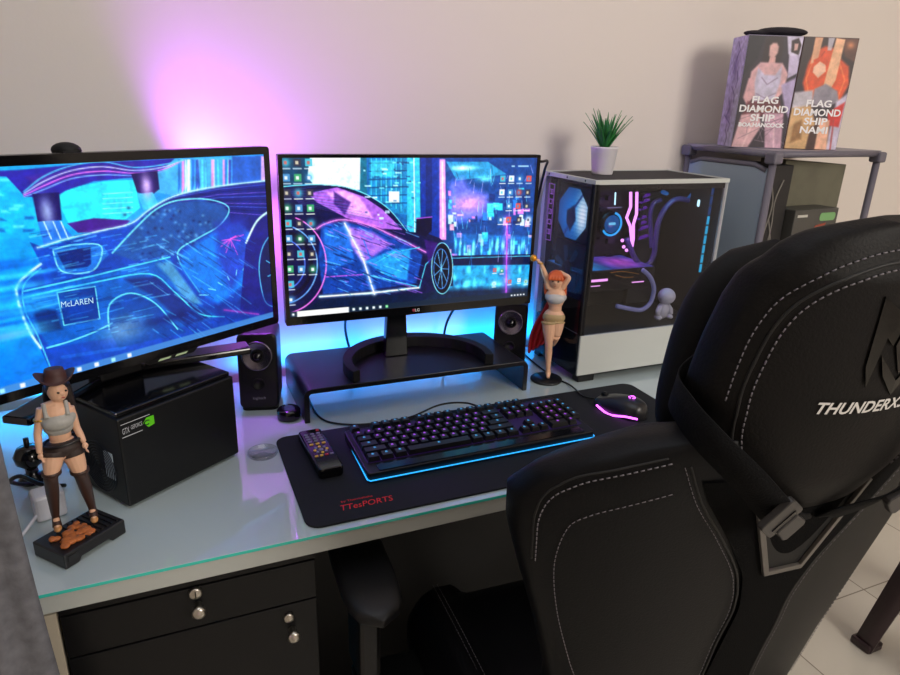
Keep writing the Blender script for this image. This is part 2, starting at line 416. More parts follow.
P([(440, 52), (480, 52), (485, 330), (440, 285)], (60, 190, 215), .75)
L([(462, 52), (465, 300)], (200, 250, 255), 1.5)
P([(382, 165), (415, 165), (415, 200), (382, 200)], (240, 250, 255), .9)
P([(484, 52), (545, 52), (548, 330), (486, 300)], (10, 50, 138))
P([(500, 52), (520, 52), (520, 300), (500, 290)], (6, 34, 100), .8)
P([(545, 62), (562, 62), (566, 320), (545, 320)], (214, 120, 240))
L([(553, 70), (556, 310)], (250, 200, 255), 2, 1, 5)
P([(566, 52), (850, 52), (845, 385), (566, 385)], (16, 66, 130))
P([(566, 70), (700, 70), (760, 110), (600, 130)], (60, 190, 220), .55)
P([(575, 140), (620, 120), (640, 150), (700, 175), (690, 250), (600, 265), (575, 250)], (120, 120, 225), .8, 12)
for a in range(70):
    x = 572+rng.random()*260; y = 150+rng.random()*215
    cc = [(60, 220, 240), (210, 240, 255), (235, 130, 235), (30, 120, 220), (6, 36, 92), (240, 170, 190), (6, 40, 100)][a % 7]
    w_ = 5+rng.random()*18; h_ = 5+rng.random()*26; P([(x, y), (x+w_, y), (x+w_, y+h_), (x, y+h_)], cc, .8, 1.5)
P([(590, 300), (845, 310), (845, 372), (590, 372)], (40, 130, 200), .45, 4)
for a in range(34):
    x = 595+rng.random()*230; B(x, 330+rng.random()*40, 4, 18, (120, 240, 250), .85)
P([(566, 372), (850, 366), (845, 402), (566, 406)], (5, 22, 66))
L([(572, 380), (845, 372)], (90, 200, 230), 1.2, .8)
P([(560, 404), (850, 400), (830, 520), (430, 560), (560, 470)], (34, 140, 184))
for a in range(44):
    x = 575+rng.random()*250; y = 408+rng.random()*95; B(x, y, 3+10*rng.random(), 12, [(120, 235, 240), (20, 90, 150), (90, 200, 230), (10, 60, 120)][a % 4], .7)
P([(50, 500), (840, 470), (840, 560), (30, 590)], (6, 22, 52), .9, 10)
L([(762, 250), (758, 510)], (200, 90, 230), 3, .8, 8)
B(620, 90, 40, 8, (200, 255, 255)); B(690, 125, 30, 10, (120, 230, 250), .8); B(640, 205, 60, 26, (226, 150, 240), .75)
# car
P([(20, 165), (60, 148), (150, 142), (240, 150), (320, 180), (380, 220), (420, 262), (446, 295), (500, 298), (545, 315), (575, 345), (588, 400), (588, 468), (500, 492), (300, 500), (160, 512), (120, 545), (20, 560)], (16, 18, 66))
P([(120, 172), (215, 152), (300, 182), (360, 222), (425, 288), (360, 285), (245, 250), (150, 200)], (148, 92, 190))
P([(180, 168), (240, 162), (290, 185), (330, 250), (255, 240)], (220, 160, 235), .8, 4)
P([(205, 165), (260, 200), (240, 240), (205, 205)], (40, 20, 90), .8, 3)
L([(30, 150), (150, 143), (240, 150), (320, 180), (385, 225), (440, 292)], (120, 220, 250), 1.2, .9)
P([(165, 270), (240, 262), (330, 285), (440, 330), (490, 370), (470, 460), (300, 485), (170, 495), (155, 380)], (20, 62, 140), 1, 3)
P([(240, 275), (330, 295), (390, 335), (300, 395), (250, 330)], (176, 110, 214), .75, 5)
P([(305, 390), (400, 350), (452, 350), (440, 450), (380, 440)], (40, 140, 200), .9, 4)
P([(170, 285), (250, 275), (270, 390), (180, 420)], (34, 100, 180), .9, 4)
L([(150, 285), (180, 268), (240, 256), (330, 278), (430, 325), (500, 360)], (238, 130, 235), 1.6, .95, 3)
L([(240, 268), (300, 385), (335, 495)], (222, 240, 255), 2.4, .95, 4)
L([(330, 400), (400, 360), (480, 345)], (60, 170, 230), 1.4); L([(300, 320), (330, 400), (420, 450)], (30, 110, 200), 1.4)
L([(180, 440), (300, 432)], (190, 90, 210), 1.5, .8); L([(300, 430), (470, 470)], (70, 160, 230), 1.6)
L([(160, 503), (320, 492), (478, 474)], (190, 245, 255), 2.6, 1, 3); L([(480, 474), (500, 400), (520, 380)], (80, 180, 230), 1.3)
for rr in (150, 120, 100, 78): L([(38+rr*math.cos(a)*.95, 400+rr*1.05*math.sin(a)) for a in np.linspace(-1.25, 1.35, 26)], [(236, 120, 220), (110, 160, 240), (16, 8, 40), (80, 110, 210)][(150, 120, 100, 78).index(rr)], 1.8 if rr != 100 else 6, .9, 0)
P([(470, 250), (520, 245), (520, 290), (500, 310), (468, 300)], (14, 10, 50)); L([(470, 252), (520, 247)], (160, 90, 220), 1.4)
P([(553+34*math.cos(a), 412+82*math.sin(a)) for a in np.linspace(0, 6.28, 30)], (5, 10, 34))
L([(553+34*math.cos(a), 412+82*math.sin(a)) for a in np.linspace(0, 6.28, 40)], (130, 210, 250), 1.2)
L([(550+24*math.cos(a), 414+64*math.sin(a)) for a in np.linspace(0, 6.28, 40)], (80, 140, 220), 1)
for k in range(9): a = k*.7; L([(550, 414), (550+23*math.cos(a), 414+62*math.sin(a))], (110, 180, 240), 1, .9)
P([(496, 320), (540, 330), (520, 380), (510, 400)], (60, 20, 110), .8, 3)
for a in range(150):
    x = 170+rng.random()*300; y = 262+rng.random()*225; l_ = 8+rng.random()*46; s_ = .25+.3*rng.random()
    L([(x, y), (x+l_, y+l_*s_)], [(120, 200, 250), (6, 12, 46), (40, 110, 200), (10, 20, 70), (190, 120, 230)][a % 5], .8+rng.random(), .5)
for a in range(90):
    x = 568+rng.random()*270; y = 80+rng.random()*290; L([(x, y), (x+rng.random()*14-7, y+8+rng.random()*34)], [(140, 240, 250), (4, 20, 60), (60, 160, 230), (240, 200, 250)][a % 4], .8, .55)
for a in range(40):
    x = 296+rng.random()*180; y = 62+rng.random()*190; w_ = 4+rng.random()*16; P([(x, y), (x+w_, y), (x+w_, y+5), (x, y+5)], [(150, 240, 250), (8, 50, 100), (220, 250, 255)][a % 3], .6)
for a in range(24): L([(60+a*1.5, 160+a*2), (150+a*9, 150+a*5)], [(60, 120, 200), (8, 8, 40), (160, 90, 200)][a % 3], .8, .3)
c.grain(5, .12); c.grain(2.2, .08)
c.a = 255*(np.clip(c.a, 0, 255)/255)**1.22*1.12
# desktop icons, search box and tray
icc = [(225, 235, 240), (50, 140, 90), (190, 70, 60), (60, 160, 180), (220, 225, 230), (60, 120, 170), (200, 190, 160), (40, 40, 60)]
def icon(x, y, k, s=11):
    (a, b), = T((x, y)); r = s*.47; cc = icc[k % 8]
    if k % 3: c.rect(a-r, b-r, a+r, b+r, cc, .95)
    else: c.blob(a, b, r*1.15, r*1.15, cc, 1)
    c.rect(a-r*.5, b-r*.4, a+r*.3, b+r*.5, icc[(k*5+3) % 8], .8); c.rect(a-r*1.3, b+r*1.5, a+r*1.2, b+r*1.5+1.2, (235, 245, 250), .8)
k = 0
for row in range(10):
    for q in range(3):
        k += 1
        if (row == 8 and q) or (row == 9 and q): continue
        icon(50+q*37+row*2, 72+row*49, k*3+row+q)
for row, xs in enumerate(((748, 776, 803, 832), (745, 772, 800, 828), (768, 797, 825), (742, 766, 800, 830))):
    for x in xs: k += 1; icon(x, 124+row*44, k*5+row, 10)
for x, y in ((722, 418), (745, 420), (770, 455), (800, 450), (822, 455), (720, 462)): icon(x, y, x, 7)
c.rect(0, SH-10, SW, SH, (12, 26, 44), .9); c.rect(11, SH-9.5, 92, SH-.5, (250, 253, 255)); c.blob(5, SH-5, 2, 2, (240, 250, 255))
for i in range(6): (c.rect if i % 2 else c.rect)(98+i*11, SH-7, 102+i*11, SH-3, (200, 235, 245) if i < 5 else (120, 230, 140))
for i in range(5): c.rect(SW-34+i*6, SH-6, SW-31+i*6, SH-3.5, (225, 235, 240))
c.rect(368, 12, 374, 14, (180, 220, 240), .8); c.rect(380, 12, 400, 14, (180, 220, 240), .8)
c.a = c.a*1.28+4
_, fr, (sx, sy, sw, sh), X_, Y_ = MR
c.mesh('screen', lambda a, b, q: fr(sx+a, sy+b, .0008), sw, sh, screen_m, MR[0])['label'] = 'lit screen with a neon street wallpaper'
lg = text('LG', .009, lambda a, b, q: fr(.27+a, .0085+b, .0018), lit_white, MR[0], 'maker_mark')
MB().lathe([(0, 0), (.0035, 0), (.0035, .0002), (0, .0002)], fr(.262, .0085, .0018), rotm(rx=PI/2), n=14).build('maker_emblem', mat('maroon_print', (150, 30, 60), .5), MR[0])
# ---- left wallpaper
c = Canvas(SW, SH, (24, 110, 216)); T = tracer(ML, 0, 130, 3.2143)
P([(-250, 60), (900, 60), (900, 350), (-250, 350)], (30, 150, 226))
P([(-250, 350), (500, 350), (500, 1100), (-250, 1100)], (8, 120, 224), 1, 30)
B(0, 560, 300, 120, (0, 170, 240), .7); B(-60, 260, 200, 120, (20, 190, 235), .8)
for a in range(26):
    x = -180+rng.random()*300; y = 150+rng.random()*170; P([(x, y), (x+50*rng.random()+8, y), (x+30, y+10), (x, y+10)], [(120, 235, 250), (10, 60, 150), (40, 190, 235)][a % 3], .55, 2)
P([(510, 95), (880, 80), (880, 175), (700, 185), (560, 210), (500, 200)], (70, 170, 226))
for a in range(22):
    x = 560+rng.random()*180; P([(x, 95), (x+3+8*rng.random(), 95), (x+8, 205-rng.random()*40), (x, 205)], [(230, 240, 255), (250, 150, 220), (30, 100, 200), (20, 60, 170), (90, 220, 240)][a % 5], .75, 1.5)
P([(745, 85), (880, 80), (880, 165), (745, 180)], (36, 90, 190), .9, 3); P([(838, 84), (852, 84), (852, 165), (838, 165)], (236, 180, 250), .85, 2)
P([(175, 215), (230, 185), (330, 165), (430, 160), (450, 250), (400, 290), (300, 290), (220, 300)], (44, 216, 240))
for i in range(5): L([(330, 205+i*16), (425, 200+i*16)], (150, 245, 255), 1, .8)
P([(-200, 140), (60, 128), (300, 105), (440, 98), (560, 92), (520, 130), (430, 152), (300, 165), (210, 195), (180, 215), (80, 215), (20, 150)], (46, 40, 160))
P([(80, 150), (280, 118), (430, 108), (420, 130), (260, 150), (120, 190)], (70, 40, 150), .8, 4)
for off, cl in ((0, (190, 200, 255)), (14, (220, 120, 240)), (26, (120, 170, 250)), (-16, (90, 200, 245))):
    L([(76, 205+off*.4), (140, 165+off), (230, 130+off), (330, 118+off), (430, 130+off*.6), (520, 120+off*.5), (590, 96)], cl, 1.3, .9)
P([(420, 140), (505, 130), (512, 190), (480, 215), (440, 200)], (28, 14, 90)); P([(440, 205), (490, 200), (510, 240), (460, 258)], (60, 190, 235), .9)
P([(102, 205), (190, 200), (198, 290), (120, 296)], (26, 18, 96)); P([(120, 296), (190, 290), (235, 345), (140, 370)], (40, 120, 220)); B(470, 180, 14, 30, (220, 190, 255), .9); B(150, 262, 14, 30, (180, 200, 250), .8)
for x in (150, 180, 205): L([(x-10, 295), (x+14, 350)], (190, 230, 255), 1.2)
P([(215, 300), (300, 283), (420, 290), (380, 330), (250, 330)], (70, 30, 140))
# body
P([(95, 360), (140, 378), (300, 330), (400, 310), (470, 262), (540, 215), (620, 205), (760, 175), (880, 160), (880, 620), (760, 650), (560, 690), (330, 800), (170, 790), (60, 560), (55, 490), (130, 430)], (20, 72, 178))
P([(470, 262), (560, 210), (760, 172), (880, 160), (880, 300), (800, 330), (740, 300), (735, 262), (640, 222)], (22, 34, 128), 1, 3)
for q in range(9): L([(560+q*8, 216+q*7), (700, 190+q*9), (880, 172+q*13)], [(90, 120, 240), (10, 16, 80), (150, 110, 240)][q % 3], 1, .6)
P([(360, 395), (420, 330), (480, 270), (560, 232), (650, 226), (715, 240), (735, 265), (700, 310), (600, 365), (560, 400), (430, 420)], (30, 84, 160), 1, 3)
for a in range(90): B(400+rng.random()*280, 250+rng.random()*160, 5, 4, [(110, 170, 220), (10, 30, 90), (60, 130, 200)][a % 3], .6)
L([(360, 395), (430, 320), (500, 255), (570, 226), (660, 222), (725, 240), (733, 268), (700, 310), (640, 345), (575, 385), (580, 430), (640, 520)], (120, 225, 250), 1.7, .95)
L([(120, 378), (230, 345), (330, 322), (420, 300), (480, 255), (560, 212), (690, 182), (880, 160)], (180, 235, 255), 1.7, .9, 2)
P([(165, 380), (240, 366), (330, 372), (350, 400), (290, 455), (195, 455)], (30, 110, 200)); P([(180, 392), (290, 376), (292, 430), (280, 440), (210, 448)], (14, 40, 120))
L([(170, 385), (240, 368), (325, 374), (300, 450), (200, 455), (170, 390)], (130, 230, 255), 1.4)
P([(75, 520), (540, 408), (640, 560), (700, 600), (560, 640), (400, 660), (160, 700), (90, 600)], (14, 96, 190), 1, 3)
P([(500, 430), (545, 420), (650, 560), (600, 555), (540, 470)], (90, 160, 200), .8, 4)
P([(350, 560), (420, 520), (500, 560), (560, 620), (600, 650), (380, 700), (350, 640)], (10, 70, 160)); P([(400, 480), (500, 470), (680, 600), (600, 630), (500, 540)], (20, 40, 120), .8, 4)
L([(75, 518), (300, 468), (545, 408)], (90, 220, 245), 1.5); L([(75, 538), (300, 490), (480, 462), (560, 520), (640, 590), (720, 600)], (80, 210, 245), 1.5)
L([(350, 640), (352, 560), (420, 524), (500, 558), (570, 640)], (110, 225, 250), 1.6)
L([(130, 430), (60, 490), (55, 540), (90, 640), (130, 700)], (200, 245, 255), 2.4, 1, 2); L([(130, 445), (75, 500), (80, 580), (120, 660), (160, 760)], (80, 200, 245), 1.2)
P([(95, 560), (180, 580), (200, 640), (130, 650)], (10, 36, 100), .9, 4); P([(180, 520), (305, 500), (322, 608), (205, 630)], (12, 60, 150)); L([(182, 522), (305, 502), (320, 606), (205, 628), (182, 522)], (110, 220, 250), 1.1)
L([(150, 700), (220, 680), (300, 650), (360, 620)], (110, 225, 250), 1.5); L([(200, 730), (400, 700)], (30, 100, 200), 4, .7)
B(400, 640, 60, 34, (130, 170, 200), .7); B(560, 600, 90, 12, (10, 30, 110), .8)
P([(580, 400), (700, 320), (770, 300), (800, 330), (780, 500), (700, 560), (640, 520), (580, 440)], (16, 120, 220), 1, 6)
P([(690, 300), (790, 280), (800, 420), (740, 520), (700, 420)], (40, 60, 180), .8, 12)
for i in range(6): L([(640+30*i, 500-20*i+30), (670+22*i, 470-16*i+60)], (140, 235, 255), 1.2, .85)
for a in range(12): L([(740, 350), (700+rng.random()*90, 330+rng.random()*70)], (235, 90, 210), 1.1, .8)
P([(790, 360), (830, 290), (880, 258), (880, 600), (770, 585), (780, 470)], (26, 30, 130)); P([(845, 380), (880, 320), (890, 560), (850, 545), (832, 450)], (12, 24, 90))
L([(790, 362), (820, 300), (850, 270), (880, 256)], (200, 235, 255), 3, .95, 2); L([(885, 318), (845, 372), (832, 450), (850, 548), (885, 570)], (90, 190, 240), 1.5)
for q in ((870, 380), (860, 470), (885, 520), (855, 420)): L([(905, 450), q], (90, 190, 240), 1.3)
L([(720, 578), (830, 592)], (250, 90, 220), 2.2, .95, 3); P([(690, 560), (880, 520), (880, 600), (700, 620)], (20, 40, 130), .5, 8)
for a in range(240):
    x = 90+rng.random()*700; y = 330+rng.random()*330; l_ = 10+rng.random()*70; s_ = -.28+.12*rng.random() if x < 480 else .5+.3*rng.random()
    L([(x, y), (x+l_, y+l_*s_)], [(90, 200, 245), (8, 34, 110), (30, 120, 215), (12, 50, 140), (130, 225, 255)][a % 5], .8+rng.random()*.8, .42)
for a in range(60):
    x = -150+rng.random()*260; y = 420+rng.random()*260; B(x, y, 30+60*rng.random(), 5, [(60, 200, 250), (0, 90, 200)][a % 2], .5)
c.grain(9, .10); c.grain(2.4, .06)
c.a = 255*(np.clip(c.a, 0, 255)/255)**1.15*1.06
B(30, 660, 60, 10, (140, 220, 250), .5)
c.rect(0, SH-9, SW, SH, (66, 132, 200), .85)
for i in range(8): c.rect(52+i*20, SH-7, 57+i*20, SH-2, (225, 242, 250) if i % 3 else (150, 220, 240))
_, fr, (sx, sy, sw, sh), X_, Y_ = ML
c.a = c.a*1.12+2
c.mesh('screen', lambda a, b, q: fr(sx+a, sy+b, .0008), sw, sh, screen_m, ML[0])['label'] = 'lit screen with a blue car-rear wallpaper'
def place_txt(M_, T_, pts, body, m_, size, name, parent, **k):
    """lettering drawn on the screen: pts are two traced ends of its baseline"""
    mo, fr, (sx, sy, sw, sh), X, Y = M_
    (a0, b0), (a1, b1) = T_(*pts); a0, a1 = [sx+v/(SW-1)*sw for v in (a0, a1)]; b0, b1 = [sy+(1-v/(SH-1))*sh for v in (b0, b1)]
    an = math.atan2(b1-b0, a1-a0); ca, sa = math.cos(an), math.sin(an); cx, cy = (a0+a1)/2, (b0+b1)/2
    return text(body, size, lambda a, b, q: fr(cx+a*ca-b*sa, cy+a*sa+b*ca, .0014), m_, parent, name, width=math.hypot(a1-a0, b1-b0), **k)
place_txt(ML, T, ((195, 562), (298, 548)), 'McLAREN', mat('screen_letters', (10, 10, 10), .5, emit=(190, 235, 255), es=1), .012, 'lettering', ML[0])

# stand of the right monitor: neck + crescent foot on the riser
nk = MB(); nk.prism([(-.026, 0), (.026, 0), (.020, .12), (-.020, .12)], .018, frame((.930, .468, .8205), (1, 0, 0), (0, 0, 1), (0, 1, 0)))
nk.build('stand_neck', blk_gloss, MR[0], bevel=.002)
mb = MB(); Po = []; 
for i in range(33):
    a = math.radians(205-230*i/32) ; pass
arc_o = [(.955+.158*math.cos(a), .395+.150*math.sin(a)) for a in np.linspace(math.radians(196), math.radians(-16), 34)]
arc_i = [(.955+.140*math.cos(a), .392+.122*math.sin(a)) for a in np.linspace(math.radians(-14), math.radians(194), 34)]
MB().prism(arc_o+arc_i, .024, frame((0, 0, .8205), (1, 0, 0), (0, 1, 0), (0, 0, 1))).build('stand_foot', blk_matte, MR[0], bevel=.0015)
# power button nub below the bezel
# stand of the left monitor: arm down to a V of two flat bars
fl = ML[1]
V = lambda u, b, z: Vector(fl(u, 0, b)) + Vector((0, 0, z-.938))
nk = MB(); nk.box(V(.262, -.055, .99), (.07, .045, .16), rotm(ML_ANG)); nk.build('stand_neck', blk, ML[0], bevel=.004)
mbv = MB()
for e in ((.47, .015), (.085, .015)):
    a = V(.262, -.075, .9085); b = V(e[0], e[1], .9085); dd = (b-a); n_ = Vector((-dd.y, dd.x, 0)).normalized()*.021
    mbv.add([a+n_, b+n_, b-n_, a-n_]+[q+Vector((0, 0, .012)) for q in (a+n_, b+n_, b-n_, a-n_)], [(0, 1, 2, 3), (7, 6, 5, 4), (0, 4, 5, 1), (1, 5, 6, 2), (2, 6, 7, 3), (3, 7, 4, 0)])
mbv.build('stand_foot', blk_gloss, ML[0], bevel=.003)
mb = MB()
for a_ in (.305, .335): mb.prism([(a_, -.0055), (a_+.02, -.0055), (a_+.024, -.0025), (a_+.004, -.0025)], .0005, lambda a, b, q: fl(a, b, .0005+q))
mb.build('control_mark', mat('green_white_print', (200, 225, 180), .5), ML[0])
mb = MB(); mb.prism([(.28, .0), (.29, -.008), (.37, -.008), (.38, .0)], .010, lambda a, b, q: fl(a, b, -q)); mb.build('control_pod', blk, ML[0])

# small dark dome peeking over the left monitor
wc = thing('small_dome', 'small black dome peeking over the top edge of the left monitor', 'small_dome', (.372, .26, 1.262))
MB().ball((.382, .275, 1.262), (.019, .016, .011), n=20).build('body', blk_matte, wc)
MB().box((.382, .270, 1.2600), (.022, .03, .004), rotm(ML_ANG)).build('clip', blk_matte, wc, bevel=.001)

# ============================================================== RISER etc.
riser_m = mat('black_coated_steel', (13, 13, 16), .38, spec=.45)
rs = thing('monitor_riser', 'black bent-sheet riser shelf under the right monitor', 'riser', (.9525, .454, .75))
mb = MB(); x0, x1, zb, zt, th, rr = .706, 1.192, .7502, .8202, .010, .016
def arcp(cx, cz, r, a0, a1, n=7): return [(cx+r*math.cos(a), cz+r*math.sin(a)) for a in np.linspace(a0, a1, n)]
poly = [(x0, zb)]+arcp(x0+rr, zt-rr, rr, PI, PI/2)+arcp(x1-rr, zt-rr, rr, PI/2, 0)+[(x1, zb), (x1-th, zb)]+arcp(x1-rr, zt-rr, rr-th, 0, PI/2)+arcp(x0+rr, zt-rr, rr-th, PI/2, PI)+[(x0+th, zb)]
mb.prism(poly, .205, frame((0, .352, 0), (1, 0, 0), (0, 0, 1), (0, 1, 0))); mb.build('shelf', riser_m, rs, bevel=.001)
MB().prism([(x0+th, .76), (x1-th, .76), (x1-th, .8095), (x0+th, .8095)], .003, frame((0, .55, 0), (1, 0, 0), (0, 0, 1), (0, 1, 0))) 

# mini PC case under the left monitor
A34 = math.radians(33.8); M34X = Vector((math.cos(A34), math.sin(A34), 0)); M34Y = Vector((-math.sin(A34), math.cos(A34), 0))
mc = thing('mini_computer', 'small black computer case lying under the left monitor, with a green eye sticker', 'computer', (.405, .159, .7505), A34)
fm = frame((.405, .159, .7505), M34X, M34Y, (0, 0, 1)); R34 = rotm(A34)
CW, CD, CH = .205, .155, .148
MB().box(fm(CW/2, CD/2, CH/2+.002), (CW, CD, CH-.004), R34).build('case_body', mat('black_case_paint', (8, 9, 11), .45, spec=.35), mc, bevel=.0025)
MB().box(fm(CW/2, CD/2, CH+.004), (CW-.004, CD-.012, .008), R34).build('top_cover', blk_gloss, mc, bevel=.002)
fb = lambda a, b, q=0: fm(a, -q, b)       # front face
fs_ = lambda a, b, q=0: fm(-q, CD-a, b)   # left side face
grn = mat('green_eye', (90, 190, 20), .4, emit=(90, 200, 20), es=.12); slv = mat('silver_print', (190, 192, 196), .4, emit=(200, 200, 205), es=.05)
text('GEFORCE', .009, lambda a, b, q: fb(.0275+a, .129+b, .0006), slv, mc, width=.018)
text('GTX', .013, lambda a, b, q: fb(.0105+a, .127+b, .0006), slv, mc, 'sticker_letters', width=.011)
MB().prism([(.004, .1175), (.036, .1175), (.036, .1185), (.004, .1185)], .0004, lambda a, b, q: fb(a, b, q)).build('sticker_line', slv, mc)
MB().prism([(.004, .138), (.050, .138), (.050, .1388), (.004, .1388)], .0004, lambda a, b, q: fb(a, b, q)).build('sticker_line', slv, mc)
eye = MB(); eye.prism([(.038, .128), (.044, .135), (.056, .135), (.056, .121), (.046, .119)], .0005, lambda a, b, q: fb(a, b, q)); eye.build('eye_emblem', grn, mc)
MB().tube([fb(.044+.0045*math.cos(a), .1275+.0035*math.sin(a), .001) for a in np.linspace(.6, 5.4, 14)], .0008, n=6).build('eye_swirl', blk, mc)
MB().prism([(.030+.035, .04), (.030+.058, .04), (.030+.058, .085), (.030+.035, .085)], .0005, lambda a, b, q: fs_(a+.04, b, q)).build('paper_label', mat('paper_label', (190, 205, 215), .6), mc)
vent = MB()
for i in range(9):
    r = .006+.0045*i; vent.tube([fs_(.09+r*math.cos(a), .052+r*math.sin(a), .0006) for a in np.linspace(0, 2*PI, 33)[:-1]], .0009, n=5, closed=True)
vent.build('vent_grille', mat('dark_grille', (40, 46, 56), .4, .5), mc)
for a, b in ((.02, .02), (CW-.02, .02), (.02, CD-.02), (CW-.02, CD-.02)): MB().cyl(fm(a, b, 0), fm(a, b, .002), .007, n=14).build('foot', blk_matte, mc)

# ------------------------------------------------------------ speakers
def speaker(loc, rz, label):
    sp = thing('speaker', label, 'speaker', loc, rz, 'pair of desktop speakers')
    X = Vector((math.cos(rz), math.sin(rz), 0)); Y = Vector((math.sin(rz), -math.cos(rz), 0)); fr = frame(loc, X, (0, 0, 1), Y); R = rotm(rz)
    lean = lambda a, b, q=0: fr(a, b, q-.10*b)
    ps = rrect(.076, .152, .012, 5, 0, .080)
    MB().prism(ps, -.085, lean).build('cabinet', blk, sp, bevel=.004)
    RX = R @ rotm(rx=PI/2-.1)
    MB().lathe([(.0, .0), (.012, .0), (.026, .0045), (.0285, .0055), (.030, .0035), (.030, 0)], lean(0, .112, -.0005), RX).build('woofer_surround', mat('satin_grey', (120, 116, 130), .22, .9), sp)
    MB().lathe([(.0, .0), (.010, .004), (.006, .008), (.0, .009)], lean(0, .112, .0002), RX).build('cone', blk_gloss, sp)
    MB().lathe([(.0, .0), (.0125, 0), (.0125, .002), (.0095, .003), (.009, .0005), (0, .0005)], lean(0, .055, .0), RX).build('port', blk_matte, sp)
    text('logitech', .008, lambda a, b, q: lean(a, .026+b, .0005), mat('grey_print', (150, 150, 155), .5), sp)
    MB().prism(rrect(.07, .088, .012), .004, frame(fr(0, 0, -.045), X, Y, (0, 0, 1))).build('base', blk_matte, sp)
    return sp
speaker((.634, .440, .7503), math.radians(-14), 'black desktop speaker with a purple-lit ring behind the small computer case')
speaker((1.212, .478, .7503), math.radians(-30), 'black desktop speaker between the riser and the glass-sided computer tower')
# small round remote pod and clear coaster
pod = MB().lathe([(0, 0), (.021, 0), (.0225, .003), (.0225, .017), (.020, .0205), (.012, .0212), (0, .0205)], (.682, .389, .7503)).build('volume_puck', blk_gloss)
tag(pod, 'small round black puck in front of the left speaker', 'control knob')
co = MB().lathe([(0, 0), (.0245, 0), (.0258, .002), (.0258, .0065), (.0235, .0065), (.023, .0028), (0, .0028)], (.6135, .262, .7503)).build('coaster', glass_mat('clear_acrylic', (.93, .93, .95), rough=.08, haze=.02, refl=.2))
tag(co, 'clear round rimmed coaster lying on the glass between small computer and mouse pad', 'coaster')

# ------------------------------------------------------- desk mat, keyboard
mp = thing('mouse_pad', 'long black desk mat under the keyboard, mouse and remote', 'mouse pad', (1.036, .161, .7501))
MB().prism(rrect(.79, .294, .022, 6, 1.036, .161), .0035, frame((0, 0, .7502), (1, 0, 0), (0, 1, 0), (0, 0, 1))).build('cloth', mat('black_cloth', (22, 24, 29), .8, noise=.2, nscale=400, spec=.3), mp, bevel=.001)
red = mat('red_print', (196, 30, 34), .7, emit=(200, 20, 24), es=.12)
text('TTesPORTS', .020, lambda a, b, q: (.738+a, .047+b, .7541), red, mp, width=.083, shear=.25)
text('by Thermaltake', .007, lambda a, b, q: (.728+a, .064+b, .7541), red, mp, 'small_lettering', width=.05)
kz = .754
KX, KY, KR = .757, .098, .008
kb = thing('keyboard', 'black full-size mechanical keyboard with purple and blue backlit keys', 'keyboard', (KX+.22, KY+.07, kz), KR)
kf = frame((KX, KY, kz), (math.cos(KR), math.sin(KR), 0), (-math.sin(KR), math.cos(KR), .035), (0, 0, 1))
MB().prism(rrect(.44, .150, .006, 3, .22, .077), .017, kf).build('case', blk, kb, bevel=.0015)
cy_glow = mat('cyan_edge_light', (8, 20, 30), .4, emit=(40, 170, 255), es=1.5)
mb = MB(); mb.tube([kf(.002, .150, .006), kf(-.0008, .004, .006), kf(.003, -.001, .006), kf(.437, -.001, .006), kf(.4408, .004, .006), kf(.438, .150, .006)], .0012, n=6); mb.build('edge_light', cy_glow, kb)
mb = MB(); mb.prism(rrect(.424, .112, .003, 3, .22, .089), .0006, lambda a, b, q: kf(a, b, .0171+q)); mb.build('key_bed', mat('purple_key_bed', (10, 8, 16), .4, emit=(90, 30, 170), es=.10), kb)
U = .01925
keyp = [mat('keycap', (17, 17, 20), .4), mat('legend_purple', (40, 10, 60), .4, emit=(190, 90, 255), es=.7)]
keyb = [keyp[0], mat('legend_blue', (10, 30, 60), .4, emit=(90, 190, 255), es=.6)]
def keymesh(wu, blue):
    mb = MB(); w_ = wu*U-.0022; d_ = U-.0022; t = .0022; h = .0085; o = kf(0, 0, 0)
    q = lambda a, b, z: tuple(kf(a, b, z)-o)
    vs = []
    for (sc, z) in ((0, 0), (t*.9, h*.85), (t, h)): vs += [q(sc, sc*.6, z), q(w_-sc, sc*.6, z), q(w_-sc, d_-sc, z), q(sc, d_-sc, z)]
    fs = []
    for k in (0, 4): fs += [(k+i, k+(i+1) % 4, k+4+(i+1) % 4, k+4+i) for i in range(4)]
    fs.append((8, 9, 10, 11)); mb.add(vs, fs)
    cx_ = w_/2 if wu < 1.9 else w_/2; s_ = .0024
    mb.add([q(cx_-s_, d_*.50, h+.0001), q(cx_+s_, d_*.50, h+.0001), q(cx_+s_*.6, d_*.78, h+.0001), q(cx_-s_*.6, d_*.78, h+.0001)], [(0, 1, 2, 3)], 1)
    me = bpy.data.meshes.new('key'); me.from_pydata([tuple(Matrix.Rotation(-KR, 3, 'Z') @ Vector(v)) for v in mb.v], [], mb.f)
    for m_ in (keyb if blue else keyp): me.materials.append(m_)
    me.polygons.foreach_set('material_index', mb.mi); return me
kc = {}
def key(x, row, wu=1, blue=False):
    kk = (wu, blue)
    if kk not in kc: kc[kk] = keymesh(wu, blue)
    o = bpy.data.objects.new('key', kc[kk]); col.objects.link(o); o.parent = kb
    yy = .034+row*U+(.006 if row == 5 else 0)
    p = kf(.010+x*U, yy, .0180)
    o.location = Matrix.Rotation(-KR, 3, 'Z') @ (p-Vector((KX+.22, KY+.07, kz)))
rows = [[1.25, 1.25, 1.25, 6.25, 1.25, 1.25, 1.25, 1.25], [2.25]+[1]*10+[2.75], [1.75]+[1]*11+[2.25], [1.5]+[1]*12+[1.5], [1]*13+[2]]
for r, ws in enumerate(rows):
    x = 0
    for i, w_ in enumerate(ws): key(x, r, w_, w_ != 1 or (r == 0)); x += w_
for x in [0, 2, 3, 4, 5, 6.5, 7.5, 8.5, 9.5, 11, 12, 13, 14]: key(x, 5, 1, True)
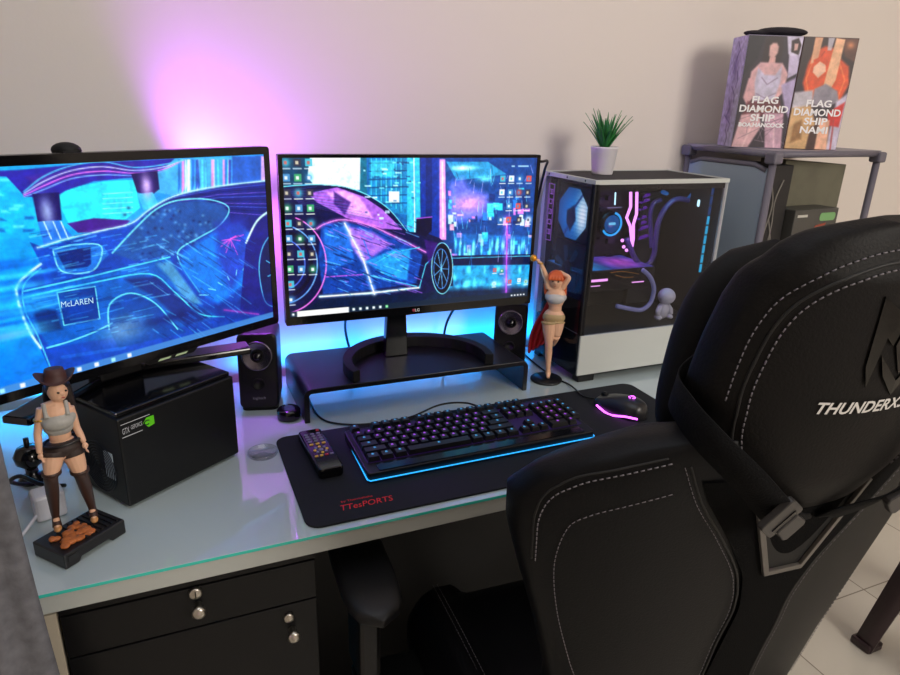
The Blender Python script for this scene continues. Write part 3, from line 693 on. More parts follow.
for r in (3, 4):
    for i in range(3): key(15.25+i, r, 1, r == 4)
for i in range(3): key(15.25+i, 5, 1, True); key(15.25+i, 0, 1, True)
key(16.25, 1, 1, True)
for r in range(1, 5):
    for i in range(3): key(18.5+i, r, 1, r == 4)
key(18.5, 0, 2); key(20.5, 0, 1)
for r in range(1, 5): key(21.5, r, 1, True)
tag_wrist = MB().prism(rrect(.40, .020, .004, 3, .22, .016), .0012, lambda a, b, q: kf(a, b, .0172+q)).build('front_lip', blk_gloss, kb)
tag(MB().tube(spline([(.742, .56, .7525), (.735, .45, .7525), (.738, .365, .7525), (.765, .325, .7535), (.82, .305, .7535), (.90, .305, .7538), (.97, .315, .766), (1.02, .298, .770), (1.045, .262, .768)], 8), .002, n=8).build('keyboard_cable', blk), 'thin black cable running from the keyboard back along the riser', 'cable')

# remote
rf_ang = math.radians(8)
rm = thing('remote_control', 'black television remote lying on the left end of the desk mat', 'remote', (.70, .215, .7537))
RX_ = Vector((math.cos(-.10), math.sin(-.10), 0)); RYv = Vector((.10, 1, 0)).normalized()
a0 = Vector((.686, .137, .7538)); a1 = Vector((.679, .285, .7538)); 
ry = (a1-a0).normalized(); rx = Vector((ry.y, -ry.x, 0)); rfr = frame(a0, rx, ry, (0, 0, 1)); RL = (a1-a0).length
MB().prism(rrect(.042, RL, .008, 5, .021, RL/2), .018, rfr).build('shell', blk_gloss, rm, bevel=.003)
bc = [mat('grey_button', (120, 118, 130), .5), mat('yellow_button', (225, 190, 60), .5), mat('red_button', (200, 50, 50), .5), mat('dark_button', (45, 42, 55), .4)]
def rbtn(a, b, w_, h_, k): MB().prism(rrect(w_, h_, min(w_, h_)*.4, 3, a, b), .0018, lambda p, q, z: rfr(p, q, .0178+z)).build('button', bc[k], rm)
rbtn(.034, RL-.010, .006, .005, 2)
for r in range(4):
    for q in range(3): rbtn(.010+.011*q, RL-.022-.009*r, .007, .005, 0)
for q in range(3): rbtn(.010+.011*q, RL-.060, .007, .004, 1)
for q in range(8): a = q*PI/4; rbtn(.021+.0105*math.cos(a), RL-.082+.0105*math.sin(a), .005, .005, 0 if q % 2 else 1)
rbtn(.021, RL-.082, .008, .008, 0)
for q in range(4): rbtn(.008+.0087*q, RL-.102, .006, .0035, (1, 1, 2, 0)[q])

# mouse
ms = thing('mouse', 'black gaming mouse with purple light strips on the right end of the mat', 'mouse', (1.322, .190, .7537), 0)
mh = Vector((.085, -.11, 0)).normalized()   # from tail to...
def mouse():
    c0 = Vector((1.322, .192, .7538)); ax = Vector((math.cos(math.radians(38-90)), math.sin(math.radians(38-90)), 0)); 
    ax = Vector((-.35, 1, 0)).normalized(); sd = Vector((ax.y, -ax.x, 0))
    P = []
    for i in range(17):
        t = i/16; y = -.061+.122*t; w_ = .033*(1-abs(2*t-1)**3.2)**.5*(1-.10*math.exp(-((t-.55)/.18)**2))+.0005; h = .040*(math.sin(PI*min(1, .12+.80*t)**.8)**.7)*(1-.25*t)
        if i in (0, 16): h *= .35
        P.append([c0+ax*y+sd*(w_*math.copysign(abs(math.cos(a))**.8, math.cos(a)))+Vector((0, 0, max(0, h*(max(0, math.sin(a))**.75)) if a < PI else 0)) for a in np.linspace(0, 2*PI, 24, endpoint=False)])
    mb = MB(); mb.grid(P, closed=True); mb.add(P[0], [tuple(range(24))]); mb.add(P[-1], [tuple(range(24))[::-1]]); mb.build('shell', mat('mouse_soft_black', (20, 20, 24), .35), ms, weld=True, subs=1)
    g = mat('magenta_light', (40, 5, 50), .4, emit=(225, 90, 255), es=4)
    pts = [c0+ax*(-.061+.122*t)+sd*(-(.0345*(1-abs(2*t-1)**3.2)**.5))+Vector((0, 0, .004+.004*math.sin(t*9))) for t in np.linspace(.06, .80, 16)]
    MB().tube(pts, .0021, n=6).build('side_light', g, ms)
    MB().tube([c0+ax*.040+sd*x+Vector((0, 0, .0205)) for x in (-.003, .003)], .007, n=16).build('scroll_wheel', blk_matte, ms)
    k = c0+ax*-.024+Vector((0, 0, .0385))
    e = MB()
    for q in range(3):
        a = q*2*PI/3+.5; e.tube([k+ax*(.006*math.cos(a+s))+sd*(.006*math.sin(a+s))+Vector((0, 0, -.0005)) for s in np.linspace(0, 1.4, 6)], .0010, n=5)
    e.build('palm_emblem', g, ms)
mouse()
tag(MB().tube(spline([(1.300, .252, .7575), (1.285, .275, .7565), (1.29, .31, .7565), (1.296, .345, .753), (1.285, .40, .753), (1.29, .50, .753), (1.30, .585, .7525)], 8), .0018, n=8).build('mouse_cable', blk), 'thin black mouse cable running back past the round black stand', 'cable')
# =============================================================== TOWER CASE
def em(name, rgb, es): return mat(name, tuple(int(v*.12) for v in rgb), .4, emit=rgb, es=es)
pc_w = mat('white_case_paint', (196, 200, 196), .4)
pc = thing('computer_tower', 'white and black glass-sided computer tower with cyan and magenta lights inside', 'computer', (1.4965, .4525, .7503))
a0, a1, b0, b1, z0, z1, zs = 1.316, 1.677, .348, .557, .768, 1.201, .864
black_in = mat('case_interior_black', (10, 10, 13), .5)
bx('bottom_shroud', (a0+.002, b0, z0), (a1, b1, zs), pc_w, pc, bevel=.002)['label'] = 'white bottom shroud'
bx('shroud_cover', (a0+.004, b0+.004, zs), (a1-.004, b1-.004, zs+.001), black_in, pc)
bx('rear_tray', (a0+.004, b1-.014, zs), (a1-.004, b1, z1-.012), black_in, pc)
bx('end_panel', (a1-.010, b0+.002, zs), (a1, b1, z1-.010), mat('white_case_edge', (190, 194, 194), .4), pc, bevel=.001)
bx('end_lining', (a1-.012, b0+.006, zs+.001), (a1-.0102, b1-.016, z1-.014), black_in, pc)
bx('corner_post', (a0, b1-.018, zs), (a0+.012, b1, z1-.008), pc_w, pc, bevel=.001)['label'] = 'white corner post'
bx('front_post', (a0, b0, zs), (a0+.010, b0+.012, z1-.008), black_in, pc)
mb = MB()
for lo, hi in (((a0, b0, z1-.009), (a1, b0+.009, z1)), ((a0, b1-.009, z1-.009), (a1, b1, z1)), ((a0, b0+.009, z1-.009), (a0+.009, b1-.009, z1)), ((a1-.012, b0+.009, z1-.009), (a1, b1-.009, z1))):
    lo = Vector(lo); hi = Vector(hi); mb.box((lo+hi)/2, hi-lo)
mb.build('top_rim', pc_w, pc)['label'] = 'white rim round the top'
bx('top_mesh', (a0+.009, b0+.009, z1-.007), (a1-.012, b1-.009, z1-.0015), mat('fine_black_mesh', (42, 40, 44), .8, noise=.4, nscale=500), pc)
bx('top_band', (a0+.002, b0+.0015, z1-.021), (a1-.010, b0+.006, z1-.009), black_in, pc)
for y in (.385, .455, .53): MB().cyl((a0-.0006, y, z1-.0045), (a0+.001, y, z1-.0045), .0022, n=10).build('screw', blk, pc)
bx('glass_panel', (a0+.004, b0-.0035, zs+.001), (a1-.008, b0, z1-.009), glass_mat('smoked_glass', (.80, .80, .84)), pc)['label'] = 'smoked glass side'
bx('end_filter', (a0+.0004, b0+.004, z0), (a0+.0019, b1-.018, zs), mat('dark_teal_mesh', (26, 40, 48), .5), pc)
bx('glass_panel', (a0-.0035, b0+.006, z0+.004), (a0, b1-.020, z1-.010), glass_mat('tinted_glass', (.72, .74, .80)), pc)['label'] = 'smoked glass end with fans behind'
for x, y in ((a0+.03, b0+.015), (a1-.03, b0+.015), (a0+.03, b1-.02), (a1-.03, b1-.02)): bx('foot', (x-.022, y-.012, .7503), (x+.022, y+.012, z0), blk, pc, bevel=.002)
bx('foot_strip', (a0+.004, b0+.004, .764), (a1-.004, b1-.004, z0), blk, pc)
Tz = lambda x, y: (580+x/5.625, 180+y/5.625)       # traced close-up of the window
cyan = em('cyan_light', (30, 175, 255), 1.3); cyan_s = em('cyan_soft_light', (20, 110, 200), .55); hot = em('white_blue_light', (190, 240, 255), 2.2)
mag = em('magenta_light_bar', (240, 150, 255), 2.4); pur = em('purple_soft_light', (125, 50, 210), .5); pinkt = em('pink_text_light', (255, 170, 250), 1.6)
tube_m = mat('purple_tinted_tube', (70, 60, 110), .35, emit=(70, 50, 140), es=.15)
# motherboard
mobo = bx('motherboard', (1.345, b1-.020, .93), (1.56, b1-.014, z1-.02), mat('board_black', (16, 16, 22), .5, noise=.5, nscale=120), pc)
mb = MB()
for k in range(26):
    x = 1.35+rng.random()*.2; z = .94+rng.random()*.22; w_, h_ = .006+rng.random()*.02, .005+rng.random()*.02
    mb.box((x, b1-.024, z), (w_, .008+.01*rng.random(), h_))
mb.build('chips_and_heatsinks', mat('heatsink_grey', (44, 44, 58), .4, .5), mobo)
def Y(px, py, y): return Vector(at(px, py, 'y', y))
c0 = Y(*Tz(160, 243), .50)
pu = MB().lathe([(0, 0), (.031, 0), (.031, .022), (.028, .026), (0, .026)], c0+Vector((0, .013, 0)), rotm(rx=PI/2), n=36).build('pump_head', blk_gloss, pc)
MB().tube([c0+Vector((.0265*math.cos(a), -.0135, .0265*math.sin(a))) for a in np.linspace(-2.6, 1.35, 30)], .0026, n=8).build('ring_light', cyan, pu)
MB().lathe([(0, 0), (.021, 0), (.021, .001), (0, .001)], c0+Vector((0, -.0132, 0)), rotm(rx=PI/2), n=30).build('screen_disc', cyan_s, pu)
MB().prism(rrect(.020, .006, .002, 3), .0004, frame(c0+Vector((0, -.0146, .001)), (1, 0, 0), (0, 0, 1), (0, -1, 0))).build('lit_bar', em('pale_cyan_bar', (110, 210, 250), 1.2), pu)
# memory sticks with light bars
for k, tr in enumerate((((285, 68), (285, 150), (262, 212), (283, 262), (290, 330), (288, 378)), ((320, 68), (318, 190), (300, 250), (300, 330), (292, 376)))):
    st = MB().box(Y(*Tz(290+26*k, 215), .512), (.006, .034, .125)).build('memory_stick', black_in, pc)
    MB().tube([Y(px, py, .485) for px, py in [Tz(*p) for p in tr]], .0035, n=8).build('light_bar', mag, st)
mb = MB()
for x, y, l in ((368, 88, 30), (362, 118, 34), (350, 160, 30), (345, 212, 34), (352, 270, 44), (350, 322, 44), (352, 240, 22)):
    p = Y(*Tz(x, y), .50); mb.box(p, (.0012*l*.62, .01, .0046), rotm(ry=-.25))
mb.build('cable_combs', pur, pc)
for x, y in ((238, 340), (246, 376), (262, 395)): MB().ball(Y(*Tz(x, y), .50), .0042).build('indicator_light', mag, pc)
# graphics card
gz = float(Y(*Tz(150, 505), .41)[2])
gc = bx('graphics_card', (1.33, .405, gz-.050), (1.548, .535, gz), mat('card_black', (14, 13, 18), .35), pc, bevel=.002)
cv = Canvas(60, 16, (20, 60, 150)); cv.rect(0, 0, 26, 16, (30, 130, 220)); cv.blob(10, 9, 14, 4, (70, 200, 255)); cv.blob(44, 8, 16, 8, (210, 90, 235)); cv.grain(3, .25)
cv.mesh('backplate', frame((1.332, .407, gz+.0006), (1, 0, 0), (0, 1, 0), (0, 0, 1)), .214, .126, attr_mat('card_glow', es=.8), gc)
for (x0_, x1_, yy, hh, mt) in ((50, 155, 570, .0055, pinkt), (50, 112, 600, .0018, pinkt), (292, 358, 576, .0022, pinkt)):
    p = Y(*Tz(x0_, yy), .4045); q = Y(*Tz(x1_, yy-8), .4045)
    bx('light_strip', (p.x, .4035, p.z-hh/2), (q.x, .4048, p.z+hh/2), mt, gc)
mb = MB()
for pts in (((170, 522), (240, 515), (330, 528)), ((200, 535), (250, 548), (300, 545))): mb.tube(spline([Y(*Tz(*p), .395) for p in pts], 5), .0012, n=6)
mb.build('gold_cables', mat('gold_cable', (170, 120, 50), .4, .6), pc)
# coolant tubes
for pts, r, y, mt in ((((640, 125), (585, 108), (530, 112), (478, 160), (440, 240), (426, 330), (415, 420), (375, 482), (325, 462), (290, 400), (262, 330)), .0062, .455, tube_m),
                      (((455, 112), (415, 130), (396, 190), (398, 280), (402, 380)), .0052, .49, tube_m)):
    MB().tube(spline([Y(*Tz(*p), y) for p in pts], 6), r, n=12).build('coolant_tube', mt, pc)
T5 = lambda x, y: (580+x/7.5, 250+y/7.5)
MB().tube(spline([Y(*T5(*p), .385) for p in ((470, 150), (520, 195), (550, 260), (552, 320), (525, 400), (460, 448), (370, 440), (275, 420))], 6), .0052, n=12).build('coolant_tube', mat('white_tube', (150, 150, 185), .35, emit=(90, 110, 190), es=.15), pc)
# radiator side light strip, glowing fan corner
p = Y(*Tz(742, 60), .375); xx = p.x
zb_ = float(Y(*Tz(672, 520), .375)[2])
bar = bx('light_rail', (xx-.004, .373, zb_), (xx+.004, .380, 1.185), black_in, pc)
n_ = 9
for k in range(n_):
    s = (1.183-zb_)/n_; za = zb_+s*k+.002; bx('light_segment', (xx-.0032, .3715, za), (xx+.0032, .3735, za+s-.004), em('cyan_rail', (40, 185, 235), 1.1) if k < 6 else em('dim_cyan_rail', (30, 90, 170), .5), bar)
p = Y(*Tz(675, 130), .42); MB().box(p, (.013, .008, .017)).build('corner_light', hot, pc, bevel=.003)
MB().add([Y(*Tz(x, y), .45) for x, y in ((600, 100), (640, 52), (700, 48), (700, 112))]+[Y(*Tz(x, y), .455) for x, y in ((600, 100), (640, 52), (700, 48), (700, 112))], [(0, 1, 2, 3), (7, 6, 5, 4), (0, 4, 5, 1), (1, 5, 6, 2), (2, 6, 7, 3), (3, 7, 4, 0)]).build('top_fan_glow', cyan_s, pc)
MB().lathe([(0, 0), (.0095, 0), (.0095, .003), (0, .003)], Y(*Tz(475, 75), .45), rotm(rx=.4), n=20).build('fan_hub_glow', cyan_s, pc)
MB().tube([Y(*Tz(200, 70), .49), Y(*Tz(196, 140), .49)], .0018, n=6).build('vertical_light', hot, pc)
bx('board_trim', tuple(Y(*Tz(155, 160), .49)), tuple(Y(*Tz(235, 154), .492)+Vector((0, 0, .0015))), em('grey_trim_light', (150, 160, 200), .4), pc)
bx('rear_cable_cover', (1.575, b1-.03, zs+.002), (1.655, b1-.015, 1.15), mat('cover_grey', (44, 44, 46), .6), pc)
# fans behind the end glass (blades, hub, slats)
def fan(zc, lit):
    x = 1.334; yc = .447; r = .061
    f = MB().box((x+.013, yc, zc), (.025, .122, .124)).build('fan_frame', black_in, pc, bevel=.003)
    R = rotm(ry=-PI/2)
    if lit:
        cv = Canvas(44, 44, (14, 40, 90)); cv.blob(22, 22, 22, 24, (20, 130, 220)); cv.blob(35, 20, 9, 16, (200, 250, 255), 1); cv.blob(36, 21, 6, 12, (255, 255, 255), 1)
        for q in range(0, 44, 3): cv.rect(0, q, 44, q+.7, (8, 60, 140), .45)
        cv.poly([(13, 20), (24, 14), (27, 26), (20, 36), (14, 30)], (16, 24, 60), 1, 2); cv.line([(24, 16), (34, 5)], (14, 40, 110), 2); cv.line([(16, 34), (10, 42)], (14, 40, 110), 2)
        # octagonal lit disc made of the painted grid clipped to a circle
        Pn = []
        s = cv.a; g = 44; rr = r*.96
        o = cv.mesh('lit_rotor', lambda a, b, q: (x-.0015, yc+rr-a, zc-rr+b), 2*rr, 2*rr, attr_mat('fan_glow', es=1.5), f)
        import bmesh
        bm = bmesh.new(); bm.from_mesh(o.data)
        c_ = (ORG[o.name]['org'])
        dele = [fc for fc in bm.faces if max(abs(fc.calc_center_median().y+c_.y-yc), abs(fc.calc_center_median().z+c_.z-zc), (abs(fc.calc_center_median().y+c_.y-yc)+abs(fc.calc_center_median().z+c_.z-zc))*.72) > rr*.97]
        bmesh.ops.delete(bm, geom=dele, context='FACES'); bm.to_mesh(o.data); bm.free()
    else:
        mb = MB()
        for k in range(7):
            a = k*2*PI/7; pts = []
            for (t, dx) in ((a, 0), (a+.55, .008)):
                pts += [(x-.002+dx, yc+.02*math.cos(t), zc+.02*math.sin(t)), (x-.002+dx, yc+.056*math.cos(t+.25), zc+.056*math.sin(t+.25))]
            mb.add(pts, [(0, 1, 3, 2)])
        mb.build('fan_blades', mat('teal_blade', (30, 70, 86), .4, emit=(10, 80, 110), es=.12), f, thick=.001)
        MB().lathe([(0, 0), (.02, 0), (.018, .006), (0, .006)], (x, yc, zc), R).build('fan_hub', blk, f)
fan(1.118, True); fan(.992, False); 
# lit legend column beside the fans
lc = em('purple_outline_light', (190, 110, 240), .8)
mb = MB(); x = a0+.006; y0_, y1_, za, zb2 = .512, .536, 1.045, 1.175
for lo, hi in (((y0_, za), (y0_+.0012, zb2)), ((y1_-.0012, za), (y1_, zb2)), ((y0_, za), (y1_, za+.0012)), ((y0_, zb2-.0012), (y1_, zb2))):
    mb.box((x, (lo[0]+hi[0])/2, (lo[1]+hi[1])/2), (.0008, hi[0]-lo[0], hi[1]-lo[1]))
for k, (zc, pr) in enumerate(((1.157, 0), (1.135, 1), (1.112, 0), (1.088, 1), (1.065, 0))):
    mb.box((x, .524, zc+.005), (.0008, .013, .0016)); mb.box((x, .524-.006, zc), (.0008, .0016, .011)); mb.box((x, .524+(.006 if pr else 0), zc-.001), (.0008, .0016, .009)); mb.box((x, .524, zc-.005), (.0008, .013, .0016))
mb.build('legend_column', lc, pc)
area('case_inner_cyan_light', (1.42, .43, 1.17), .1, .12, (.15, .6, 1), (1.45, .46, .9))
area('case_inner_magenta_light', (1.49, .41, 1.10), .06, .10, (.85, .25, 1), (1.47, .53, 1.0))
area('case_side_cyan_light', (1.60, .40, 1.17), .06, .08, (.2, .7, 1), (1.58, .44, .88))
# plain white round-headed toy inside the case
toy = thing('toy_figurine', 'small plain white round-headed toy sitting inside the glass tower', 'toy', (1.585, .40, zs+.0012))
tw = mat('toy_white', (225, 226, 235), .4)
hd = Y(*T5(645, 330), .395)
MB().ball((hd.x-.003, .395, zs+.0225), (.0150, .0135, .0215), n=24).build('torso', tw, toy)
MB().ball((hd.x, .392, zs+.058), (.0215, .0195, .0195), rotm(ry=.12), n=28).build('head', tw, toy)
for s in (-1, 1):
    MB().ball((hd.x-.003+s*.0165, .389, zs+.0075), (.0085, .011, .0065), n=14).build('foot', tw, toy)
    MB().tube([(hd.x-.003+s*.012, .393, zs+.034), (hd.x-.003+s*.019, .390, zs+.024), (hd.x-.003+s*.020, .387, zs+.013)], [.006, .0062, .005], n=10).build('arm', tw, toy)
toy.location.x = 1.585
# plug in the side of the monitor edge / case
tag(MB().tube(spline([(1.240, .47, 1.228), (1.262, .475, 1.228), (1.29, .50, 1.226), (1.305, .535, 1.20), (1.306, .56, 1.12), (1.30, .59, .95), (1.30, .598, .76)], 8), .003, n=8).build('display_cable', blk), 'black cable between the right monitor and the tower', 'cable')

# ===================================================================== PLANT
pl_ = thing('potted_plant', 'small spiky green plant in a white pot on top of the tower', 'plant', (1.424, .480, 1.2))
px_, py_, pz_ = 1.424, .480, 1.2
MB().lathe([(0, 0), (.0225, 0), (.0235, .002), (.0300, .056), (.0310, .057), (.0310, .060), (.0285, .060), (.027, .052), (0, .052)], (px_, py_, pz_), n=36).build('pot', mat('pot_white', (225, 222, 228), .5), pl_)
MB().lathe([(0, 0), (.0268, 0), (.0, .003)], (px_, py_, pz_+.0525), n=20).build('soil', mat('soil', (48, 36, 26), .9, noise=.5, nscale=300), pl_)
mb = MB()
for k in range(34):
    a = k*2.4; lean = .06+.50*(k/34)**.8*(.8+.4*rng.random()); ln = .070+.034*rng.random()-.018*(k/34); w_ = .0043
    d_ = Vector((math.cos(a), math.sin(a), 0)); sd = Vector((-d_.y, d_.x, 0)); P = []
    for i in range(8):
        t = i/7; c_ = Vector((px_, py_, pz_+.054))+d_*(.006+ln*math.sin(lean)*t+.008*t*t)+Vector((0, 0, ln*math.cos(lean)*t*(1-.10*t)))
        ww = w_*(1-t**1.8)+.0002; P.append([c_-sd*ww, c_-d_*ww*.35-Vector((0, 0, .0006)), c_+sd*ww])
    mb.grid(P)
mb.build('leaves', mat('plant_green', (44, 120, 58), .45, noise=.5, nscale=90), pl_, thick=.0009)
# ==================================================================== CHAIR
th, rho = math.radians(-3), math.radians(11)
CFWD = Vector((-math.sin(th), math.cos(th), 0)); CL = Vector((math.cos(th), math.sin(th), 0))
CU = Vector((0, 0, 1))*math.cos(rho)-CFWD*math.sin(rho); CN = -(CFWD*math.cos(rho)+Vector((0, 0, 1))*math.sin(rho))
CB = Vector((1.066, -.3355, .5))
cf = lambda u, v, n=0: CB+CL*u+CU*v+CN*n
ch = thing('gaming_chair', 'black leather gaming chair with its back to the camera', 'chair', (1.08, -.12, 0), th)
lea = mat('black_leather', (8, 8, 11), .46, bump=.15, nscale=420, noise=.12, spec=.16)
lea2 = mat('black_leather_panel', (13, 11, 11), .55, bump=.2, nscale=380, noise=.1, spec=.18)
meshf = mat('black_spacer_mesh', (7, 7, 8), .9, bump=.6, nscale=700, spec=.1)
stm = mat('grey_thread', (112, 108, 114), .7)
vl = [-.03, .0, .05, .1, .2, .3, .37, .44, .48, .51, .535, .557, .573]; wl = [.18, .19, .195, .2, .21, .240, .264, .286, .290, .272, .235, .19, .14]
def wlow(v): return float(np.interp(v, vl, wl))
def Tlow(v): return float(np.interp(v, [-.03, .05, .48, .55, .573], [.06, .075, .072, .05, .025]))
def fo(u): return .062*(abs(u)/.31)**2
def section(w_, T_, f, n0, bol, N=56, p=.5):
    out = []
    for k in range(N):
        a = 2*PI*k/N; c_, s_ = math.cos(a), math.sin(a)
        u = w_*math.copysign(abs(c_)**p, c_); nn = n0-f(u)-T_/2+T_/2*math.copysign(abs(s_)**.6, s_)
        if s_ < 0: nn -= bol*math.exp(-((abs(u)/w_-.82)/.16)**2)*abs(s_)**.5
        out.append((u, nn))
    return out
def shell(vs, wf, Tf, f, n0, bol, name, m_):
    P = []
    for v in vs: P.append([cf(u, v, nn) for u, nn in section(wf(v), Tf(v), f, n0, bol*min(1, wf(v)/.2))])
    mb = MB(); mb.grid(P, closed=True)
    n = len(P[0]); mb.add(P[0], [tuple(range(n))]); mb.add(P[-1], [tuple(range(n))[::-1]])
    return mb.build(name, m_, ch, weld=True)
vs_low = list(np.linspace(-.03, .48, 28))+list(np.linspace(.49, .573, 12))
back = shell(vs_low, wlow, Tlow, fo, 0, .018, 'backrest', lea)
hv = [.485, .50, .53, .57, .61, .65, .69, .72, .742, .757, .766, .772]; hw = [.085, .103, .132, .143, .144, .140, .132, .121, .106, .088, .064, .035]
def whead(v): return float(np.interp(v, hv, hw))
def Thead(v): return float(np.interp(v, [.485, .51, .55, .71, .75, .772], [.02, .045, .075, .070, .045, .02]))
def fh(u): return .045*(abs(u)/.16)**2
def n0h(v): return float(np.interp(v, [.485, .53, .60, .65, .73, .772], [.006, .020, .019, .014, .004, -.014]))
P = []
for v in list(np.linspace(.485, .69, 18))+list(np.linspace(.70, .772, 18)):
    P.append([cf(u, v, nn) for u, nn in section(whead(v), Thead(v), fh, n0h(v), .0, p=.55)])
mb = MB(); mb.grid(P, closed=True); n = len(P[0]); mb.add(P[0], [tuple(range(n))]); mb.add(P[-1], [tuple(range(n))[::-1]])
head = mb.build('headrest', lea2, ch, weld=True)
def rear(u, v, hd=False):
    w_, T_, f, n0, p = (whead(v), Thead(v), fh, n0h(v), .55) if hd else (wlow(v), Tlow(v), fo, 0, .5)
    r_ = min(.9999, abs(u)/w_); c_ = r_**(1/p); s_ = math.sqrt(max(0, 1-c_*c_)); return n0-f(u)-T_/2+T_/2*s_**.6
def surf(u, v, e=.0012, hd=False): return cf(u, v, rear(u, v, hd)+e)
def inner(v): return float(np.interp(v, [-.03, .1, .188, .221, .337, .392, .45, .50, .548, .57], [.075, .05, .034, .038, .034, .05, .088, .125, .150, .152]))
Pg = [[surf(inner(v)*t, v, .002) for t in np.linspace(-1, 1, 21)] for v in np.linspace(-.02, .528, 40)]
MB().grid(Pg).build('spine_mesh', meshf, ch)['label'] = 'black mesh fabric strip up the middle of the back'
def stitches(pts, parent, name='stitching', hd=False, step=.0062, ln=.0038, r=.00062, m_=None):
    pts = spline([(p[0], p[1], 0) for p in pts], 14); Q = [surf(p.x, p.y, .0010, hd) for p in pts]
    mb = MB(); acc = 0; i = 0; L_ = [0]
    for a, b in zip(Q, Q[1:]): L_.append(L_[-1]+(b-a).length)
    s = 0
    def pt(s):
        j = int(np.searchsorted(L_, s)); j = min(max(j, 1), len(Q)-1); t = (s-L_[j-1])/max(1e-9, L_[j]-L_[j-1]); return Q[j-1].lerp(Q[j], t)
    while s+ln < L_[-1]: mb.tube([pt(s), pt(s+ln)], r, n=5); s += step
    return mb.build(name, m_ or stm, parent)
def seam(pts, parent, hd=False, r=.0016):
    pts = spline([(p[0], p[1], 0) for p in pts], 14); MB().tube([surf(p.x, p.y, -.0004, hd) for p in pts], r, n=6).build('seam', mat('seam_black', (8, 8, 9), .6), parent)
for s in (-1, 1):
    edge = [(s*.045, .05), (s*.058, .2), (s*.055, .337), (s*.072, .39), (s*.11, .45), (s*.152, .50), (s*.176, .545), (s*.172, .572)]
    edge = [(s*(inner(v)+.006), v) for v in (.0, .1, .2, .28, .337, .392, .45, .50, .545)]
    seam(edge, back); stitches([(u+s*.006, v) for u, v in edge], back, r=.0004)
    outer = [(s*.188, .545), (s*.225, .532), (s*.255, .518), (s*.268, .50), (s*.272, .46), (s*.25, .38), (s*.215, .30), (s*.192, .22), (s*.175, .10)]
    top = [(s*.175, .552), (s*.215, .536), (s*.248, .520), (s*.268, .500), (s*.275, .47), (s*.268, .41)]
    seam(top, back, r=.0012); stitches([(u-s*.003, v-.004) for u, v in top], back, r=.0007)
    stitches([(u*.94, v-.048) for u, v in [(s*.175, .562), (s*.215, .546), (s*.248, .530), (s*.264, .510), (s*.266, .46), (s*.250, .39), (s*.222, .31), (s*.195, .24), (s*.18, .15)]], back, r=.0005)
hp = [(-.090, .512), (-.118, .56), (-.125, .61), (-.121, .655), (-.111, .692), (-.093, .717), (-.066, .734), (-.028, .744)]
hp = hp+[(-u, v) for u, v in hp[::-1]]
seam(hp, head, True); stitches([(u*.955, .64+(v-.64)*.955) for u, v in hp], head, hd=True, r=.0007)
stitches([(u*1.07, .62+(v-.62)*1.075) for u, v in hp[2:-2]], head, hd=True, r=.0006)
# word and emblem on the headrest
wm = mat('silver_lettering', (205, 202, 198), .45, emit=(220, 216, 210), es=.06)
text('THUNDERX3', .0155, lambda a, b, q: cf(a-.022, .616+b, rear(a-.022, .616+b, True)+.0016), wm, head, width=.096, shear=.28, bold=.00035)
em_m = mat('emblem_black_gloss', (6, 6, 7), .18)
for poly in ([(-.047, .712), (-.012, .692), (-.020, .668), (-.030, .676), (-.036, .630), (-.044, .650)], [(-.010, .690), (0, .684), (.010, .690), (.016, .668), (0, .640), (-.016, .668)], [(.047, .712), (.012, .692), (.020, .668), (.030, .676), (.036, .630), (.044, .650)], [(-.028, .664), (0, .628), (.028, .664), (.014, .640), (0, .612), (-.014, .640)]):
    if poly[0] == (-.028, .664): poly = [(-.030, .660), (0, .634), (.030, .660), (.020, .640), (0, .620), (-.020, .640)]
    MB().prism(poly, .0012, lambda a, b, q: cf(a*.9+.004, b+.006, rear(a*.9+.004, b+.006, True)+.0004+q)).build('emblem', em_m, head)
# harness opening: flat dark patch painted for the shade inside, grey V-shaped trim
tri = [(-.072, .494), (-.025, .394), (.023, .392), (.066, .502)]
def nb(u, v): return rear(u, v)+.003
MB().prism(tri, .0006, lambda a, b, q: cf(a, b, nb(a, b)-.0006+q)).build('harness_shade_patch', mat('opening_shade', (5, 5, 6), .7), ch)
mb = MB()
for (p, q) in ((tri[0], tri[1]), (tri[1], tri[2]), (tri[2], tri[3]), ((-.058, .503), (.06, .512))):
    a = Vector((p[0], p[1], 0)); b = Vector((q[0], q[1], 0)); d_ = (b-a).normalized(); n_ = Vector((-d_.y, d_.x, 0))*.0032; a -= d_*.002; b += d_*.002
    vs = [cf(w.x, w.y, nb(w.x, w.y)+h_) for h_ in (0, .004) for w in (a+n_, b+n_, b-n_, a-n_)]
    mb.add(vs, [(0, 1, 2, 3), (7, 6, 5, 4), (0, 4, 5, 1), (1, 5, 6, 2), (2, 6, 7, 3), (3, 7, 4, 0)])
mb.build('harness_trim', mat('gunmetal_trim', (98, 94, 90), .35, .3), ch, bevel=.0006)['label'] = 'grey V-shaped trim'
